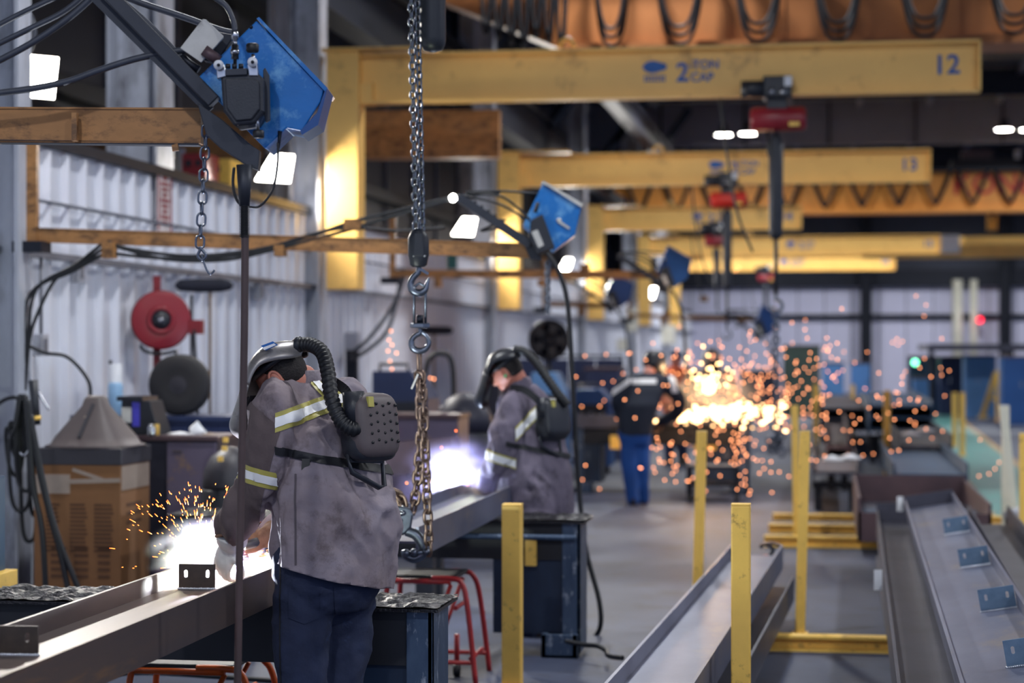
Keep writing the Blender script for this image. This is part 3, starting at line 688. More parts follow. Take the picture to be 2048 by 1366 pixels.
def feeder_small(k, D, u, v, label, dark=False, boom_u=None, boom_v=None, boom_label=None, chain=True, hinge=True, hose=True):
    # k: scale in pixels against the second feeder
    def q(x, y, d=0): return pd(u+(x-1100)*k, v+(y-440)*k, D+d)
    t = thing('wire_feeder', label, 'wire feeder', q(1090, 530), 'wire feeders on booms'); bl = 'feeder_blue_dark' if dark else 'feeder_blue'
    z = k*D/4000
    c = part(MB().prism([q(1085, 368), q(1163, 412), q(1150, 470), q(1108, 502), q(1046, 450)], FW*(.25)), 'case', bl, t, .004)
    part(MB().prism([q(1083, 364, -.01), q(1088, 362, -.01), q(1167, 408, -.01), q(1162, 414, -.01)], FW*.27), 'top_rim', 'offwhite_plate' if not dark else bl, c)
    if not dark:
        wr = MB().prism([q(1118, 440, -.006), q(1140, 455, -.006), q(1138, 459, -.006), q(1116, 445, -.006)], FW*.004); wr.cyl(q(1118, 441, -.006), q(1118, 441, 0), 5*z, 12)
        part(wr, 'key_mark', 'offwhite_plate', c)
    part(MB().prism([q(1062, 440, -.12), q(1085, 428, -.12), q(1110, 495, -.12), q(1075, 508, -.12), q(1058, 475, -.12)], FW*.12), 'drive_housing', 'black_plastic', t, .006)
    part(MB().prism([q(1063, 464, -.124), q(1075, 459, -.124), q(1088, 490, -.124), q(1077, 496, -.124)], FW*.006), 'rating_label', 'offwhite_plate', t)
    part(MB().bar(q(918, 395), q(1060, 490), .05, 34*z, FW), 'support_arm', 'bracket_dark', t)
    for i in range(5): part(MB().cyl(q(951+i*13, 404+i*9, -.028), q(951+i*13, 404+i*9, 0), 3.2*z, 8), 'arm_slot', 'black_rubber', t)
    part(MB().prism([q(1040, 470, -.02), q(1075, 500, -.02), q(1085, 520, -.02), q(1060, 518, -.02)], FW*.06), 'mount_plate', 'bracket_dark', t)
    part(MB().cyl(q(1070, 425, -.08), q(1076, 405, -.08), 4*z, 10), 'knob', 'black_rubber', t)
    if hose:
        for i, pts in enumerate(([(930, 385), (1000, 382), (1075, 387)], [(935, 388), (1000, 392), (1040, 420), (1060, 440)], [(930, 392), (990, 405), (1030, 425), (1048, 440)], [(1000, 455), (960, 462), (1012, 440)])):
            part(MB().tube(smooth_path([q(*p) for p in pts]), 2.4*z, 6), 'cable', 'black_rubber', t)
        part(MB().tube(smooth_path([q(1093, 505, -.1), q(1118, 545, -.1), q(1134, 600, -.1), q(1142, 700, -.1), q(1150, 850, -.1), q(1160, 1000, -.1)]+([q(1172, 1100, -.15), q(1198, 1200, -.2), q(1200, 1255, -.2), q(1178, 1278, -.15), q(1120, 1276, 0)] if k > .9 else [])), 5*z, 8), 'torch_cable', 'black_rubber', t)
    if boom_u is not None:
        (ua, va), (ub, vb) = boom_u, boom_v
        bt = thing('feeder_boom', boom_label, 'boom', q(ua, va) if False else pd(ua, va, D), 'feeder booms')
        part(MB().hsec(pd(ua, va, D+.1), pd(ub, vb, D+.03), UP, FW, .088, .05, .04, .006), 'arm', 'rust_boom', bt)
        if hinge:
            w_ = .07; part(MB().bar(pd(ua-8*k, va-190*k, D+.1), pd(ua-8*k, va+30*k, D+.1), w_, w_, FW), 'hinge_post', 'rust_boom', bt)
            part(bx(ua-50*k, va+12*k, ua+12*k, va+34*k, D, .16), 'hinge_bracket', 'dark_steel', bt)
        part(bx(ua+130*k, va+14*k, ua+152*k, va+46*k, D-.02, .1), 'cable_trolley', 'rust_boom', bt)
        part(bx(ua+475*k, va+20*k, ua+494*k, va+42*k, D+.02, .1), 'cable_trolley', 'rust_boom', bt)
        part(bx(ua+615*k, va-32*k, ua+648*k, va-10*k, D+.02, .06), 'cable_trolley', 'rust_boom', bt)
    if chain:
        ct = thing('hook_chain', 'chain hanging under '+label, 'chain', q(1097, 630)); lm = chain_mesh(.024*max(1, k*D/12), .005)
        for i in range(12):
            c = link('chain_link', lm, 'chain_steel', ct); c.location = q(1095+(i % 2)*.5, 530+i*8.2)-Vector(ct.location); c.rotation_euler = (0, 0, (i % 2)*math.pi/2+.6)
feeder_small(1., 12.0, 1100, 440, 'second blue wire feeder above the second welder', boom_u=(72, 470), boom_v=(1068, 502), boom_label='brown boom arm running across behind the hoist chain')
feeder_small(.6, 22.4, 1345, 538, 'dark blue wire feeder hanging behind the second station', True, (790, 547), (1335, 550), 'thin brown boom of the third station', chain=False)
feeder_small(.5, 34, 1236, 585, 'small dark wire feeder beside the distant oval lamp', True, (1092, 608), (1225, 612), 'short distant brown boom of the fourth station', chain=False)
feeder_small(.45, 46, 1530, 645, 'far blue wire feeder behind the chain tube', True, (1262, 630), (1510, 640), 'farthest brown boom behind the sparks', chain=False)
# cables draped along the second boom and down the column
t = thing('cable_bundle', 'black cables draped along the second boom and down the left column', 'cable', pd(60, 1000, 12), None)
for pts in ([(1000, 385), (905, 395), (800, 420), (700, 445), (600, 480), (500, 505), (400, 517), (300, 515), (210, 505)], [(905, 398), (760, 440), (690, 462), (560, 496), (450, 520), (330, 518), (215, 488)], [(890, 455), (800, 462), (700, 455), (620, 470), (520, 498), (380, 512), (260, 498), (215, 483)],
            [(205, 487), (150, 530), (90, 562), (55, 600), (48, 680), (45, 780)], [(212, 505), (140, 545), (80, 570), (62, 610), (58, 650), (48, 720), (42, 785)], [(205, 498), (160, 530), (110, 560), (70, 640), (58, 690), (50, 780)],
            [(54, 690), (90, 706), (130, 712), (158, 735), (178, 765), (181, 792)]):
    part(wire(pts, 12.05, .011, 6, 7), 'cable', 'black_rubber', t)
t = thing('cable_coil', 'hanks of black welding cable hanging on the left column', 'cable', pd(45, 1180, 11.6))
for i, (u0, v0, ub, vb, u1) in enumerate(((42, 788, 18, 1000, 60), (40, 790, 30, 960, 66), (44, 790, 40, 1060, 72), (48, 792, 20, 900, 50), (38, 792, 12, 930, 44), (46, 792, 55, 1010, 78))):
    part(wire([(u0, v0), (u0-10, v0+60), (ub, (v0+vb)/2), (ub+6, vb), ((ub+u1)/2+6, vb+22), (u1, vb-10), (u1-4, (v0+vb)/2), (u0+6, v0)], 11.7+.02*i, .012, 6, 7), 'cable_loop', 'black_rubber', t)
part(wire([(-30, 835), (0, 805), (25, 795), (45, 800)], 11.7, .012), 'cable_tail', 'black_rubber', t)
for pts in ([(56, 800), (62, 900), (68, 980), (84, 1060), (92, 1190)], [(62, 830), (76, 930), (100, 1030), (122, 1110), (138, 1190)], [(64, 850), (90, 980), (118, 1080), (160, 1185)]):
    part(wire(pts, 10.9, .017, 6, 8), 'cable_tail', 'black_rubber', t)
part(wire([(40, 905), (50, 910), (60, 895), (66, 860)], 11.6, .008), 'hook', 'chrome', t)
t = thing('welding_torch', 'black welding torch hung on the left column', 'torch', pd(68, 850, 11.6))
part(MB().cyl(pd(66, 760, 11.55), pd(74, 850, 11.55), .028, 12, .022), 'handle', 'black_plastic', t); part(wire([(76, 782), (86, 800), (98, 820)], 11.55, .009), 'neck', 'chrome', t)
part(MB().cyl(pd(73, 832, 11.54), pd(74, 840, 11.54), .026, 12), 'collar', 'post_yellow', t)

# ---------------------------------------------------------------- hoist chain in the middle
HD = 8.7
t = thing('hoist_chain', 'steel hoist chain with black hook block in the middle', 'chain', pd(838, 600, HD))
lk = chain_mesh(.0195, .0048)
for s_, (u0, u1) in enumerate(((822, 832), (835, 845))):
    n = 34
    for k in range(n):
        f_ = k/(n-1); c = link('chain_link', lk, 'chain_steel', t); c.location = pd(u0+(u1-u0)*f_, -14+480*f_+6*s_, HD)-Vector(t.location); c.rotation_euler = (0, .02, (k % 2)*math.pi/2+.5+s_*.6)
z = HD/4000
part(MB().loft([[pd(837, v, HD)+RT*(a*z*math.cos(q))+FW*(b*z*math.sin(q)) for q in [2*math.pi*i/16 for i in range(16)]] for v, a, b in ((458, 8, 8), (463, 15, 11), (476, 21, 14), (512, 21, 14), (514, 20, 14), (530, 17, 12), (534, 12, 10))]), 'hook_block', 'black_plastic', t, 0)
part(MB().prism([pd(u, v, HD-15*z) for u, v in ((829, 466), (845, 466), (848, 512), (826, 512))], FW*.01), 'block_rib', 'black_plastic', t, .003)
for u in (828, 849): part(MB().cyl(pd(u, 512, HD-13*z), pd(u, 512, HD-9*z), .006, 8), 'block_screw', 'chrome', t)
def hookshape(pts, rad): 
    sp = smooth_path([pd(u, v, HD) for u, v in pts], 5); n = len(sp); R = []
    for i in range(n):
        f_ = i/(n-1)*(len(rad)-1); j = min(int(f_), len(rad)-2); R.append((rad[j]*(1-(f_-j))+rad[j+1]*(f_-j))*z)
    return MB().tube(sp, R, 10)
part(hookshape([(838, 534), (836, 545), (826, 556), (821, 568), (826, 581), (839, 586), (850, 580), (854, 568), (858, 556)], [5, 6, 6.5, 7, 8, 8, 6.5, 4.5, 2]), 'hook', 'chain_steel', t)
part(MB().bar(pd(840, 538, HD-.01), pd(857, 548, HD-.01), .012, .006, FW), 'latch', 'chain_steel', t)
t2 = thing('swivel_hook', 'steel swivel hook hanging on the black hook block', 'hook', pd(840, 706, HD))
part(MB().tube([pd(u, v, HD) for u, v in ((828, 652), (828, 580), (831, 572), (839, 566), (848, 572), (851, 580), (851, 652))], 2.8*z, 8), 'bail', 'chain_steel', t2)
part(MB().lathe([(20*z*.9, 0), (20*z, .004), (20*z, .018), (20*z*.9, .022)], pd(840, 656, HD), UP, 6, False), 'swivel_nut', 'chain_steel', t2)
part(MB().cyl(pd(840, 646, HD), pd(840, 630, HD), 7*z, 10), 'swivel_bolt', 'dark_steel', t2)
part(hookshape([(840, 656), (840, 666), (830, 672), (823, 682), (826, 696), (838, 702), (851, 698), (858, 685), (853, 672), (844, 664)], [4, 5, 5, 6, 7, 7, 6, 5, 4, 4]), 'hook', 'chain_steel', t2)
t3 = thing('chain_sling', 'rusty two-leg chain sling holding the second beam end', 'chain', pd(840, 1120, HD))
part(MB().tube([pd(u, v, HD) for u, v in ((837, 696), (841, 700), (842, 745), (839, 752), (836, 748), (835, 702))], 2.6*z, 8, closed=True), 'master_link', 'chain_rust', t3)
lk2 = chain_mesh(.031, .0072)
def leg(pts, n, rot=.4, name='chain_link', lm=lk2):
    sp = smooth_path([pd(u, v, HD+(d[0] if d else 0)) for u, v, *d in pts], 12); tot = [0]
    for i in range(1, len(sp)): tot.append(tot[-1]+(sp[i]-sp[i-1]).length)
    for k in range(n):
        s_ = tot[-1]*k/(n-1); i = max(j for j in range(len(sp)) if tot[j] <= s_+1e-9); p = sp[i]; d = (sp[min(i+1, len(sp)-1)]-sp[max(i-1, 0)]).normalized()
        c = link(name, lm, 'chain_rust', t3); c.rotation_mode = 'QUATERNION'; from mathutils import Quaternion
        c.rotation_quaternion = d.to_track_quat('Z', 'Y') @ Quaternion((0, 0, 1), rot+(k % 2)*math.pi/2); c.location = p-Vector(t3.location)
leg([(838, 756), (840, 785, .03), (842, 850, .03), (838, 920, .03), (832, 985, .03), (828, 1015, .03)], 15)
leg([(842, 756), (846, 800, -.03), (850, 900, -.03), (854, 1000, -.03), (857, 1060, -.03), (857, 1098, -.03)], 18, .9)
leg([(780, 985), (794, 990), (803, 1002), (806, 1016)], 5)
cl = part(MB().prism([pd(u, v, HD-.03) for u, v in ((778, 1018), (800, 1012), (818, 1016), (826, 1030), (822, 1055), (806, 1072), (786, 1066), (776, 1048))], FW*.05), 'beam_clamp', 'chain_steel', t3, .008)
part(MB().cyl(pd(803, 1027, HD-.045), pd(803, 1027, HD-.02), .012, 12), 'rivet', 'chrome', cl)
part(wire([(784, 1040), (796, 1036), (802, 1044), (792, 1052), (796, 1066), (804, 1068)], HD-.035, .006), 'latch', 'chain_steel', cl)
part(hookshape([(812, 1062), (832, 1070), (846, 1090), (846, 1108), (830, 1118), (812, 1112), (806, 1100)], [10, 11, 11, 10, 9, 8, 5]), 'hook', 'chain_steel', t3)
for u, v in ((812, 1106), (828, 1105), (853, 1104)): part(MB().ell(pd(u, v, HD-.02), RT*.018, FW*.018, UP*.018), 'shackle_pin', 'chain_steel', t3)
part(MB().bar(pd(836, 748, HD-.02), pd(823, 778, HD-.02), .008, .002, FW), 'tag', 'offwhite_plate', t3)
part(MB().tube([pd(815, 1108, HD-.015), pd(856, 1103, HD-.015)], .012, 8), 'shackle_bolt', 'chain_steel', t3)
t = thing('chain_container', 'black rounded chain container hanging beside the hoist chain', 'container', pd(866, 104, HD))
part(MB().lathe([(.012, .0), (.04, .008), (.053, .03), (.057, .06), (.055, .3), (.052, .7)], pd(866, 104, HD), UP, 20), 'tube', 'black_plastic', t)
part(MB().tube([pd(866, -100, HD), pd(866, -220, HD)], .012, 8), 'hanger', 'chain_steel', t)

# ---------------------------------------------------------------- stools
def frame_stool(name, label, u0, u1, vt, D, w, mat, ztop):
    c = pd((u0+u1)/2, vt, D); hw = (u1-u0)/2*D/FPX; t = thing(name, label, 'stool', (c.x, c.y, 0)); X, Y = c.x, c.y; r = .014
    part(MB().box((X-hw*.85, Y-w/2, ztop), (X+hw*.62, Y+w/2, ztop+.02)), 'seat', 'black_rubber', t, .006)
    for s_ in (-1, 1):
        y = Y+s_*w/2
        part(MB().tube(smooth_path([(X-hw, y+s_*.04, .0), (X-hw*.86, y, ztop*.85), (X-hw*.8, y, ztop)]), r, 8), 'leg', mat, t)
        part(MB().tube(smooth_path([(X+hw*1.05, y+s_*.04, .0), (X+hw*.86, y+s_*.02, ztop*.75), (X+hw*.72, y, ztop*.97), (X+hw*.5, y, ztop+.005), (X+hw*.1, y, ztop+.005)]), r, 8), 'leg', mat, t)
        part(MB().tube([(X+hw*.5, y, ztop*.95), (X+hw*.05, y, ztop*.35), (X-hw*.5, y, ztop*.3)], r*.8, 8), 'brace', mat, t)
        part(MB().tube([(X-hw*.95, y, .1), (X+hw, y, .1)], r*.8, 8), 'rail', mat, t)
    part(MB().tube([(X+hw*.92, Y-w/2, .12), (X+hw*.92, Y+w/2, .12)], r*.8, 8), 'rail', mat, t)
    part(MB().tube([(X-hw*.8, Y-w/2, ztop-.01), (X+hw*.5, Y-w/2, ztop-.01)], r, 8), 'seat_rail', mat, t)
    part(MB().tube([(X+hw*.6, Y-w/2, ztop*.72), (X+hw*.6, Y+w/2, ztop*.72)], r*.8, 8), 'rail', mat, t)
    part(MB().tube([(X+hw*.5, Y, .05), (X+hw*.5, Y, .22)], r, 8), 'caster_post', mat, t); part(MB().cyl((X+hw*.5-.015, Y, .035), (X+hw*.5+.015, Y, .035), .035), 'caster', 'black_rubber', t)
frame_stool('step_stool', 'red tubular step stool between the two welders', 772, 962, 1136, 10.35, .34, 'red_tube', .52)
frame_stool('step_stool', 'orange tubular stool under the nearest stand', 262, 548, 1336, 8.25, .34, 'orange_tube', .40)

# ---------------------------------------------------------------- left station clutter
D = 11.5
(x0, y0, z0), (x1, y1, z1) = rect(62, 897, 246, 1184, D, .5)
t = thing('wire_carton', 'tall brown cardboard wire drum carton with a grey cone hood', 'carton', ((x0+x1)/2, (y0+y1)/2, z0))
c = part(MB().box((x0, y0, z0), (x1, y1, z1-.09)), 'carton', 'carton', t, .004)
ink = MB()
for k, (a, b) in enumerate(((.14, .3), (.42, .62), (.7, .92))):
    for r in range(12): ink.box((x0+(x1-x0)*a, y0-.002, z1-.33-r*.024), (x0+(x1-x0)*(b-.04*((r*7+k*3) % 4)/4), y0-.0005, z1-.317-r*.024))
for r in range(5):
    for k in range(3): ink.box((x0+(x1-x0)*(.2+.27*k), y0-.002, z0+.24-r*.04), (x0+(x1-x0)*(.38+.25*k), y0-.0005, z0+.26-r*.04))
part(ink, 'printed_text', 'carton_ink', c)
sk = MB()
for r in range(3): sk.box((x1+.0005, y0+.1, z1-.34-r*.05), (x1+.002, y0+.35, z1-.32-r*.05))
part(sk, 'printed_text', 'carton_ink', c)
part(MB().box((x0-.003, y0-.004, z1-.26), (x0+(x1-x0)*.42, y0-.001, z1-.15)), 'tape', 'tape', c)
part(MB().bar((x0+(x1-x0)*.42, y0-.004, z1-.19), (x1, y0-.004, z1-.18), .003, .025), 'tape', 'tape', c); part(MB().bar((x0+(x1-x0)*.45, y0-.003, z1-.12), (x1-.1, y0-.003, z1-.18), .003, .02), 'tape', 'tape', c)
part(MB().box((x1+.001, y0+.01, z1-.24), (x1+.004, y1-.02, z1-.1)), 'tape', 'tape', c)
part(MB().box((x0-.008, y0-.008, z1-.095), (x1+.008, y1+.008, z1+.0)), 'lid_band', 'hood_band', t, .004)
cx, cy = (x0+x1)/2-.0, (y0+y1)/2; hx = (x1-x0)/2*.95; hz = pd(183, 793, D).z
def sq(h, k, ox=.02):
    return [Vector((cx+ox+hx*k*math.copysign(abs(math.cos(a))**.55, math.cos(a)), cy+hx*k*math.copysign(abs(math.sin(a))**.55, math.sin(a)), h)) for a in [2*math.pi*(i+.5)/24 for i in range(24)]]
hd = part(MB().loft([sq(z1, 1.06), sq(z1+.012, 1.06), sq(z1+.02, .95), sq(z1+.06, .86), sq(hz-.06, .3), sq(hz-.015, .24), sq(hz, .16)]), 'cone_hood', 'hood_grey', t)
part(MB().bar(Vector((cx+.0, cy-hx*.86-.004, z1+.06)), Vector((cx+.03, cy-hx*.26-.004, hz-.05)), .02, .012, V(0, 1, 0)), 'seam_strip', 'hood_band', hd)
part(MB().bar(Vector((cx+.01, cy-hx*.52-.01, hz-.17)), Vector((cx+.02, cy-hx*.44-.01, hz-.12)), .05, .004, V(0, 1, 0)), 'paper_label', 'tape', hd)
solo(MB().box((x0-.02, y0-.02, 0), (x1+.06, y1+.05, .06)).box((x0, y0, .06), (x0+.1, y1, z0-.04)).box((x1-.1, y0, .06), (x1, y1, z0-.04)).box((x0-.02, y0-.02, z0-.04), (x1+.06, y1+.05, z0)), 'pallet', 'stand_black', 'dark pallet base under the wire drum carton', 'pallet')
D = 12.4
(x0, y0, z0), (x1, y1, z1) = rect(322, 872, 436, 1200, D, .5)
xl = pd(262, 872, D).x
t = thing('steel_cabinet', 'grey purple steel cabinet beside the carton', 'cabinet', ((xl+x1)/2, (y0+y1)/2, 0))
part(MB().box((xl, y0+.02, 0), (x1, y1, z1-.03)), 'body', 'cabinet_dark', t); part(MB().box((xl-.02, y0-.02, z1-.03), (x1+.01, y1, z1)), 'top', 'beam_brown', t, .004)
d_ = part(MB().box((x0+.03, y0-.005, .1), (x1-.005, y0+.02, z1-.04)), 'door', 'cabinet_purple', t, .004); part(MB().box((x0+.07, y0-.012, z1-.1), (x0+.13, y0-.005, z1-.09)), 'handle', 'chrome', d_)
zt = z1
t = thing('welding_machine', 'small indigo and black welding machine on the cabinet', 'machine', pd(282, 866, D+.2))
a = pd(240, 866, D+.15); bq = pd(330, 795, D+.15)
part(MB().prism([(a.x, a.y, zt), (pd(322, 0, D+.15).x, a.y, zt), (pd(302, 0, D+.15).x, a.y, bq.z-.02), (pd(243, 0, D+.15).x, a.y, bq.z-.02)], (0, .25, 0)), 'body', 'black_plastic', t, .005)
part(MB().prism([pd(265, 853, D+.13), pd(309, 853, D+.13), pd(294, 806, D+.13), pd(264, 804, D+.13)], (0, .015, 0)), 'front_panel', 'indigo', t)
part(MB().prism([pd(243, 845, D+.13), pd(262, 845, D+.13), pd(262, 815, D+.13), pd(243, 815, D+.13)], (0, .015, 0)), 'control_panel', 'offwhite_plate', t)
part(bx(232, 793, 286, 802, D+.12, .3), 'handle', 'black_plastic', t)
def can(u, v, D, h, r, mat, name, label, cat, lid=None):
    c = pd(u, v, D); t = thing(name, label, cat, (c.x, c.y, c.z)); part(MB().lathe([(r*.9, 0), (r, .006), (r, h*.9), (r*.85, h)], c, UP, 14), 'body', mat, t)
    part(MB().lathe([(r*.6, 0), (r*.6, h*.18), (r*.4, h*.2)], c+UP*h, UP, 12), 'cap', lid or mat, t)
c = pd(303, 871, D); can(303, (HORIZ-(zt-CAMZ)/(D+.03)*FPX), D+.03, .06, .026, 'chrome', 'metal_can', 'small shiny metal can on the cabinet edge', 'can')
can(312, (HORIZ-(zt-CAMZ)/(D+.1)*FPX), D+.1, .07, .022, 'post_yellow', 'spray_can', 'small yellow can behind the shiny can', 'can', 'black_plastic')
def rag(u, v, D, w, h, label, mat='white_plastic'):
    c = pd(u, v, D); mb = MB(); rr = []
    for i in range(7):
        f_ = i/6; rr.append([c+V(w*(1-f_**2)*(1+.25*math.sin(3*a+i))*math.cos(a), .5*w*(1-f_**2)*math.sin(a)*(1+.2*math.cos(2*a)), h*f_*(1+.2*math.sin(2*a))) for a in [2*math.pi*k/12 for k in range(12)]])
    return solo(mb.loft(rr), 'shop_rag', mat, label, 'rag')
rag(394, (HORIZ-(zt-CAMZ)/(D+.2)*FPX), D+.2, .055, .075, 'crumpled white rag standing up on the cabinet')
rag(360, (HORIZ-(zt-CAMZ)/(D+.15)*FPX), D+.15, .09, .02, 'flat white rag lying on the cabinet top')
rag(418, (HORIZ-(zt-CAMZ)/(D+.12)*FPX), D+.12, .05, .015, 'thin yellowish rag at the cabinet right corner', 'tape')
D = 13.3
t = thing('wall_bench', 'long dark navy steel bench against the partition', 'bench', pd(280, 1200, D))
(x0, y0, z0), (x1, y1, z1) = rect(78, 832, 486, 1200, D, .5)
part(MB().box((x0, y0, 0), (x1, y1, z1-.03)), 'body', 'navy', t); bt = part(MB().box((x0-.02, y0-.02, z1-.03), (x1+.02, y1, z1)), 'top', 'navy', t)
for k in range(4): part(MB().box((x0+.02+k*(x1-x0)/4, y0-.012, .1), (x0-.02+(k+1)*(x1-x0)/4, y0, z1-.08)), 'door', 'navy', t, .003)
c = Vector((pd(348, 838, D).x, y0+.16, z1)); r_ = .205
t = thing('wire_spool', 'big black wheel-like wire spool standing on the bench', 'spool', c)
part(MB().lathe([(r_*.55, -.05), (r_*.9, -.06), (r_, -.045), (r_, .045), (r_*.9, .06), (r_*.55, .05)], c+UP*r_, (0, 1, 0), 32), 'rim', 'tyre', t)
part(MB().lathe([(r_*.2, -.055), (r_*.5, -.04), (r_*.58, -.045), (r_*.58, .04)], c+UP*r_, (0, 1, 0), 24), 'hub', 'hood_band', t)
c = Vector((pd(217, 0, D).x, y0+.1, z1)); t = thing('towel_roll', 'tall white roll standing on the bench behind the hood', 'roll', c)
part(MB().lathe([(.042, 0), (.044, .005), (.044, .34), (.04, .345)], c, UP, 14), 'roll', 'white_plastic', t); part(MB().lathe([(.012, .345), (.012, .37)], c-V(.035, 0, 0), UP, 8), 'spindle', 'black_plastic', t)
can(231, HORIZ-(z1-CAMZ)/(D+.12)*FPX, D+.12, .22, .05, 'sky_plastic', 'spray_bottle', 'pale blue plastic bottle beside the white roll', 'bottle', 'white_plastic')
# hood on drum behind the welder's arm
c = pd(462, 960, 11.9); t = thing('fume_drum', 'black domed drum behind the nearest welder arm', 'drum', (c.x, c.y, 0))
part(MB().lathe([(.17, 0), (.18, .01), (.18, .85), (.17, .86)], (c.x, c.y, 0), UP, 24), 'body', 'stand_black', t)
part(MB().lathe([(.165, .86), (.17, .88), (.16, .97), (.12, 1.05), (.05, 1.1), (.01, 1.11)], (c.x, c.y, 0), UP, 24), 'dome', 'hood_band', t)
for u, v in ((448, 897), (440, 918), (450, 880)): part(bx(u-5, v-5, u+5, v+5, 11.68, .02), 'handle_tab', 'post_yellow', t)
# hose reel
D = 14.4; c = pd(322, 640, D); z = D/4000
t = thing('hose_reel', 'round red hose reel on a red wall post', 'hose reel', pd(316, 780, D)); n = V(.35, -.93, .0).normalized()
part(MB().bar(pd(314, 552, D+.08), pd(314, 786, D+.08), .05, .04, FW), 'post', 'post_red', t)
part(MB().lathe([(20*z, .0), (52*z, .0), (58*z, .008), (59*z, .02), (56*z, .026), (20*z, .026)], c-n*.0, n, 40), 'flange', 'reel_red', t)
part(MB().tube([c+n*.03+n.cross(UP)*(24*z*math.cos(q))+UP*(24*z*math.sin(q)) for q in [2*math.pi*i/28 for i in range(28)]], 5*z, 8, closed=True), 'hub_ring', 'reel_red', t)
part(MB().lathe([(.5*z, 0), (21*z, 0), (21*z, .006), (.5*z, .006)], c+n*.03, n, 20), 'hub', 'black_plastic', t)
part(MB().cyl(c+n*.04, c+n*.07, 6*z, 10), 'swivel', 'chrome', t)
part(MB().lathe([(38*z, 0), (60*z, 0), (60*z, .05), (38*z, .05)], c-n*.07, n, 36), 'hose_coil', 'black_rubber', t)
part(MB().lathe([(20*z, 0), (57*z, 0), (58*z, .015), (20*z, .02)], c-n*.1, n, 36), 'flange', 'post_red', t)
for v_ in (615, 665):
    q = pd(314, v_, D+.2); part(MB().box((WX-.01, q.y-.02, q.z-.03), (q.x+.04, q.y+.02, q.z+.03)), 'wall_bracket', 'dark_steel', t)
part(bx(376, 640, 404, 668, D, .06), 'guide_arm', 'post_red', t)
part(wire([(388, 660), (391, 720), (395, 790), (394, 850)], D, .012), 'hose', 'black_rubber', t)
part(wire([(352, 700), (350, 760), (352, 830)], D, .01), 'hose', 'black_rubber', t)
part(wire([(280, 690), (290, 702), (320, 708), (352, 702)], D-.02, .012), 'hose', 'black_rubber', t)
part(wire([(318, 715), (330, 745), (336, 775)], D+.05, .005), 'wire', 'black_rubber', t)
# broom on the wall
D = 15.2; t = thing('push_broom', 'dark bristle broom head hung up on the white wall', 'broom', pd(420, 880, D))
part(MB().loft([[pd(352+(u)*1.12, 571, D)+UP*(k*D/4000*math.cos(a))+FW*(.05*math.sin(a)) for a in [2*math.pi*i/12 for i in range(12)]] for u, k in ((0, 5), (6, 11), (40, 14), (80, 13), (97, 9), (101, 4))]), 'brush_head', 'brush', t)
part(MB().tube([pd(420, 580, D), pd(420, 860, D)], .012, 8), 'handle', 'wood_pallet', t)
q = pd(383, 590, D); t = thing('push_broom', 'thin broom handle standing beside the hose reel', 'broom', (q.x, q.y, 0)); part(MB().tube([q, Vector((q.x, q.y, .08))], .013, 8), 'handle', 'dark_steel', t); part(MB().box((q.x-.05, q.y-.15, 0), (q.x+.05, q.y+.15, .09)), 'brush_head', 'brush', t, .01)
# wall sign, boxes, conduits
p = px(328, 402, WX+.03); t = thing('wall_sign', 'narrow upright white sign with red lettering on the partition', 'sign', p-UP*.22)
a = V(0, 1, 0); part(MB().obox(p, V(.006, 0, 0), a*.16, UP*.24), 'board', 'sign_white', t); 
for k in (-1, 1): part(MB().obox(p+V(.008, 0, 0)+a*.145*k, V(.002, 0, 0), a*.014, UP*.23), 'border', 'sign_red', t)
ink = MB()
for r in range(9): ink.obox(p+V(.008, 0, .17-r*.042), V(.002, 0, 0), a*(.05+.02*((r*5) % 3)), UP*.012)
part(ink, 'lettering', 'sign_red', t)
for i, (u, v, lab) in enumerate(((82, 690, 'small grey outlet box beside the left column cables'), (518, 582, 'grey junction box left of the big yellow mast'), (155, 545, 'little grey box under the girt rail'))):
    c = px(u, v, WX+.06); t = thing('outlet_box', lab, 'box', c-UP*.06); part(MB().obox(c, V(.03, 0, 0), V(0, .06, 0), UP*.07), 'box', 'col_grey', t, .005); part(MB().obox(c+V(.033, 0, 0), V(.003, 0, 0), V(0, .025, 0), UP*.04), 'cover', 'liner_rail', t); part(MB().tube([c+UP*.07, Vector((c.x, c.y, 2.28))], .012, 6), 'conduit', 'liner_rail', t)
# blue machine at the left frame edge
D = 8.9; t = thing('power_source', 'blue machine cabinet cut off by the left frame edge', 'machine', pd(-30, 1210, D))
part(bx(-220, 955, -22, 1165, D, .22), 'cabinet', 'machine_teal', t, .01); part(bx(-218, 965, -24, 985, D-.01, .02), 'band', 'stand_edge', t); part(bx(-225, 1150, -8, 1186, D-.04, .28), 'base', 'post_yellow', t, .004)
a = pd(-150, 1186, D); part(MB().box((a.x, a.y, 0), (pd(-24, 0, D).x, a.y+.2, pd(0, 1186, D).z)), 'plinth', 'stand_black', t)
# things stored above the partition
for u0, v0, u1, v1, X, mat, nm, lab, cat in ((362, 306, 414, 352, -5.9, 'post_red', 'tool_case', 'red case stored behind the partition top', 'case'), (420, 318, 462, 370, -5.9, 'post_yellow', 'storage_bin', 'yellow bin stored behind the partition top', 'bin'), (312, 290, 345, 336, -6.2, 'navy', 'storage_box', 'dark box stored behind the partition top', 'box')):
    D = dX(u0, X); v1 = HORIZ-(3.23-CAMZ)*FPX/D; t = thing(nm, lab, cat, pd((u0+u1)/2, v1, D)); part(bx(u0, v0, u1, v1, D, .4), 'body', mat, t, .01)
    for k in range(2): part(bx(u0+8+k*20, v0+14, u0+20+k*20, v0+26, D-.01, .02), 'latch', 'black_plastic', t)
t = thing('storage_shelf', 'steel shelf behind the partition carrying the red case', 'shelf', (-6.2, 16, 0))
part(MB().box((-7.4, 14, 3.17), (-5.6, 20, 3.23)), 'board', 'dark_steel', t)
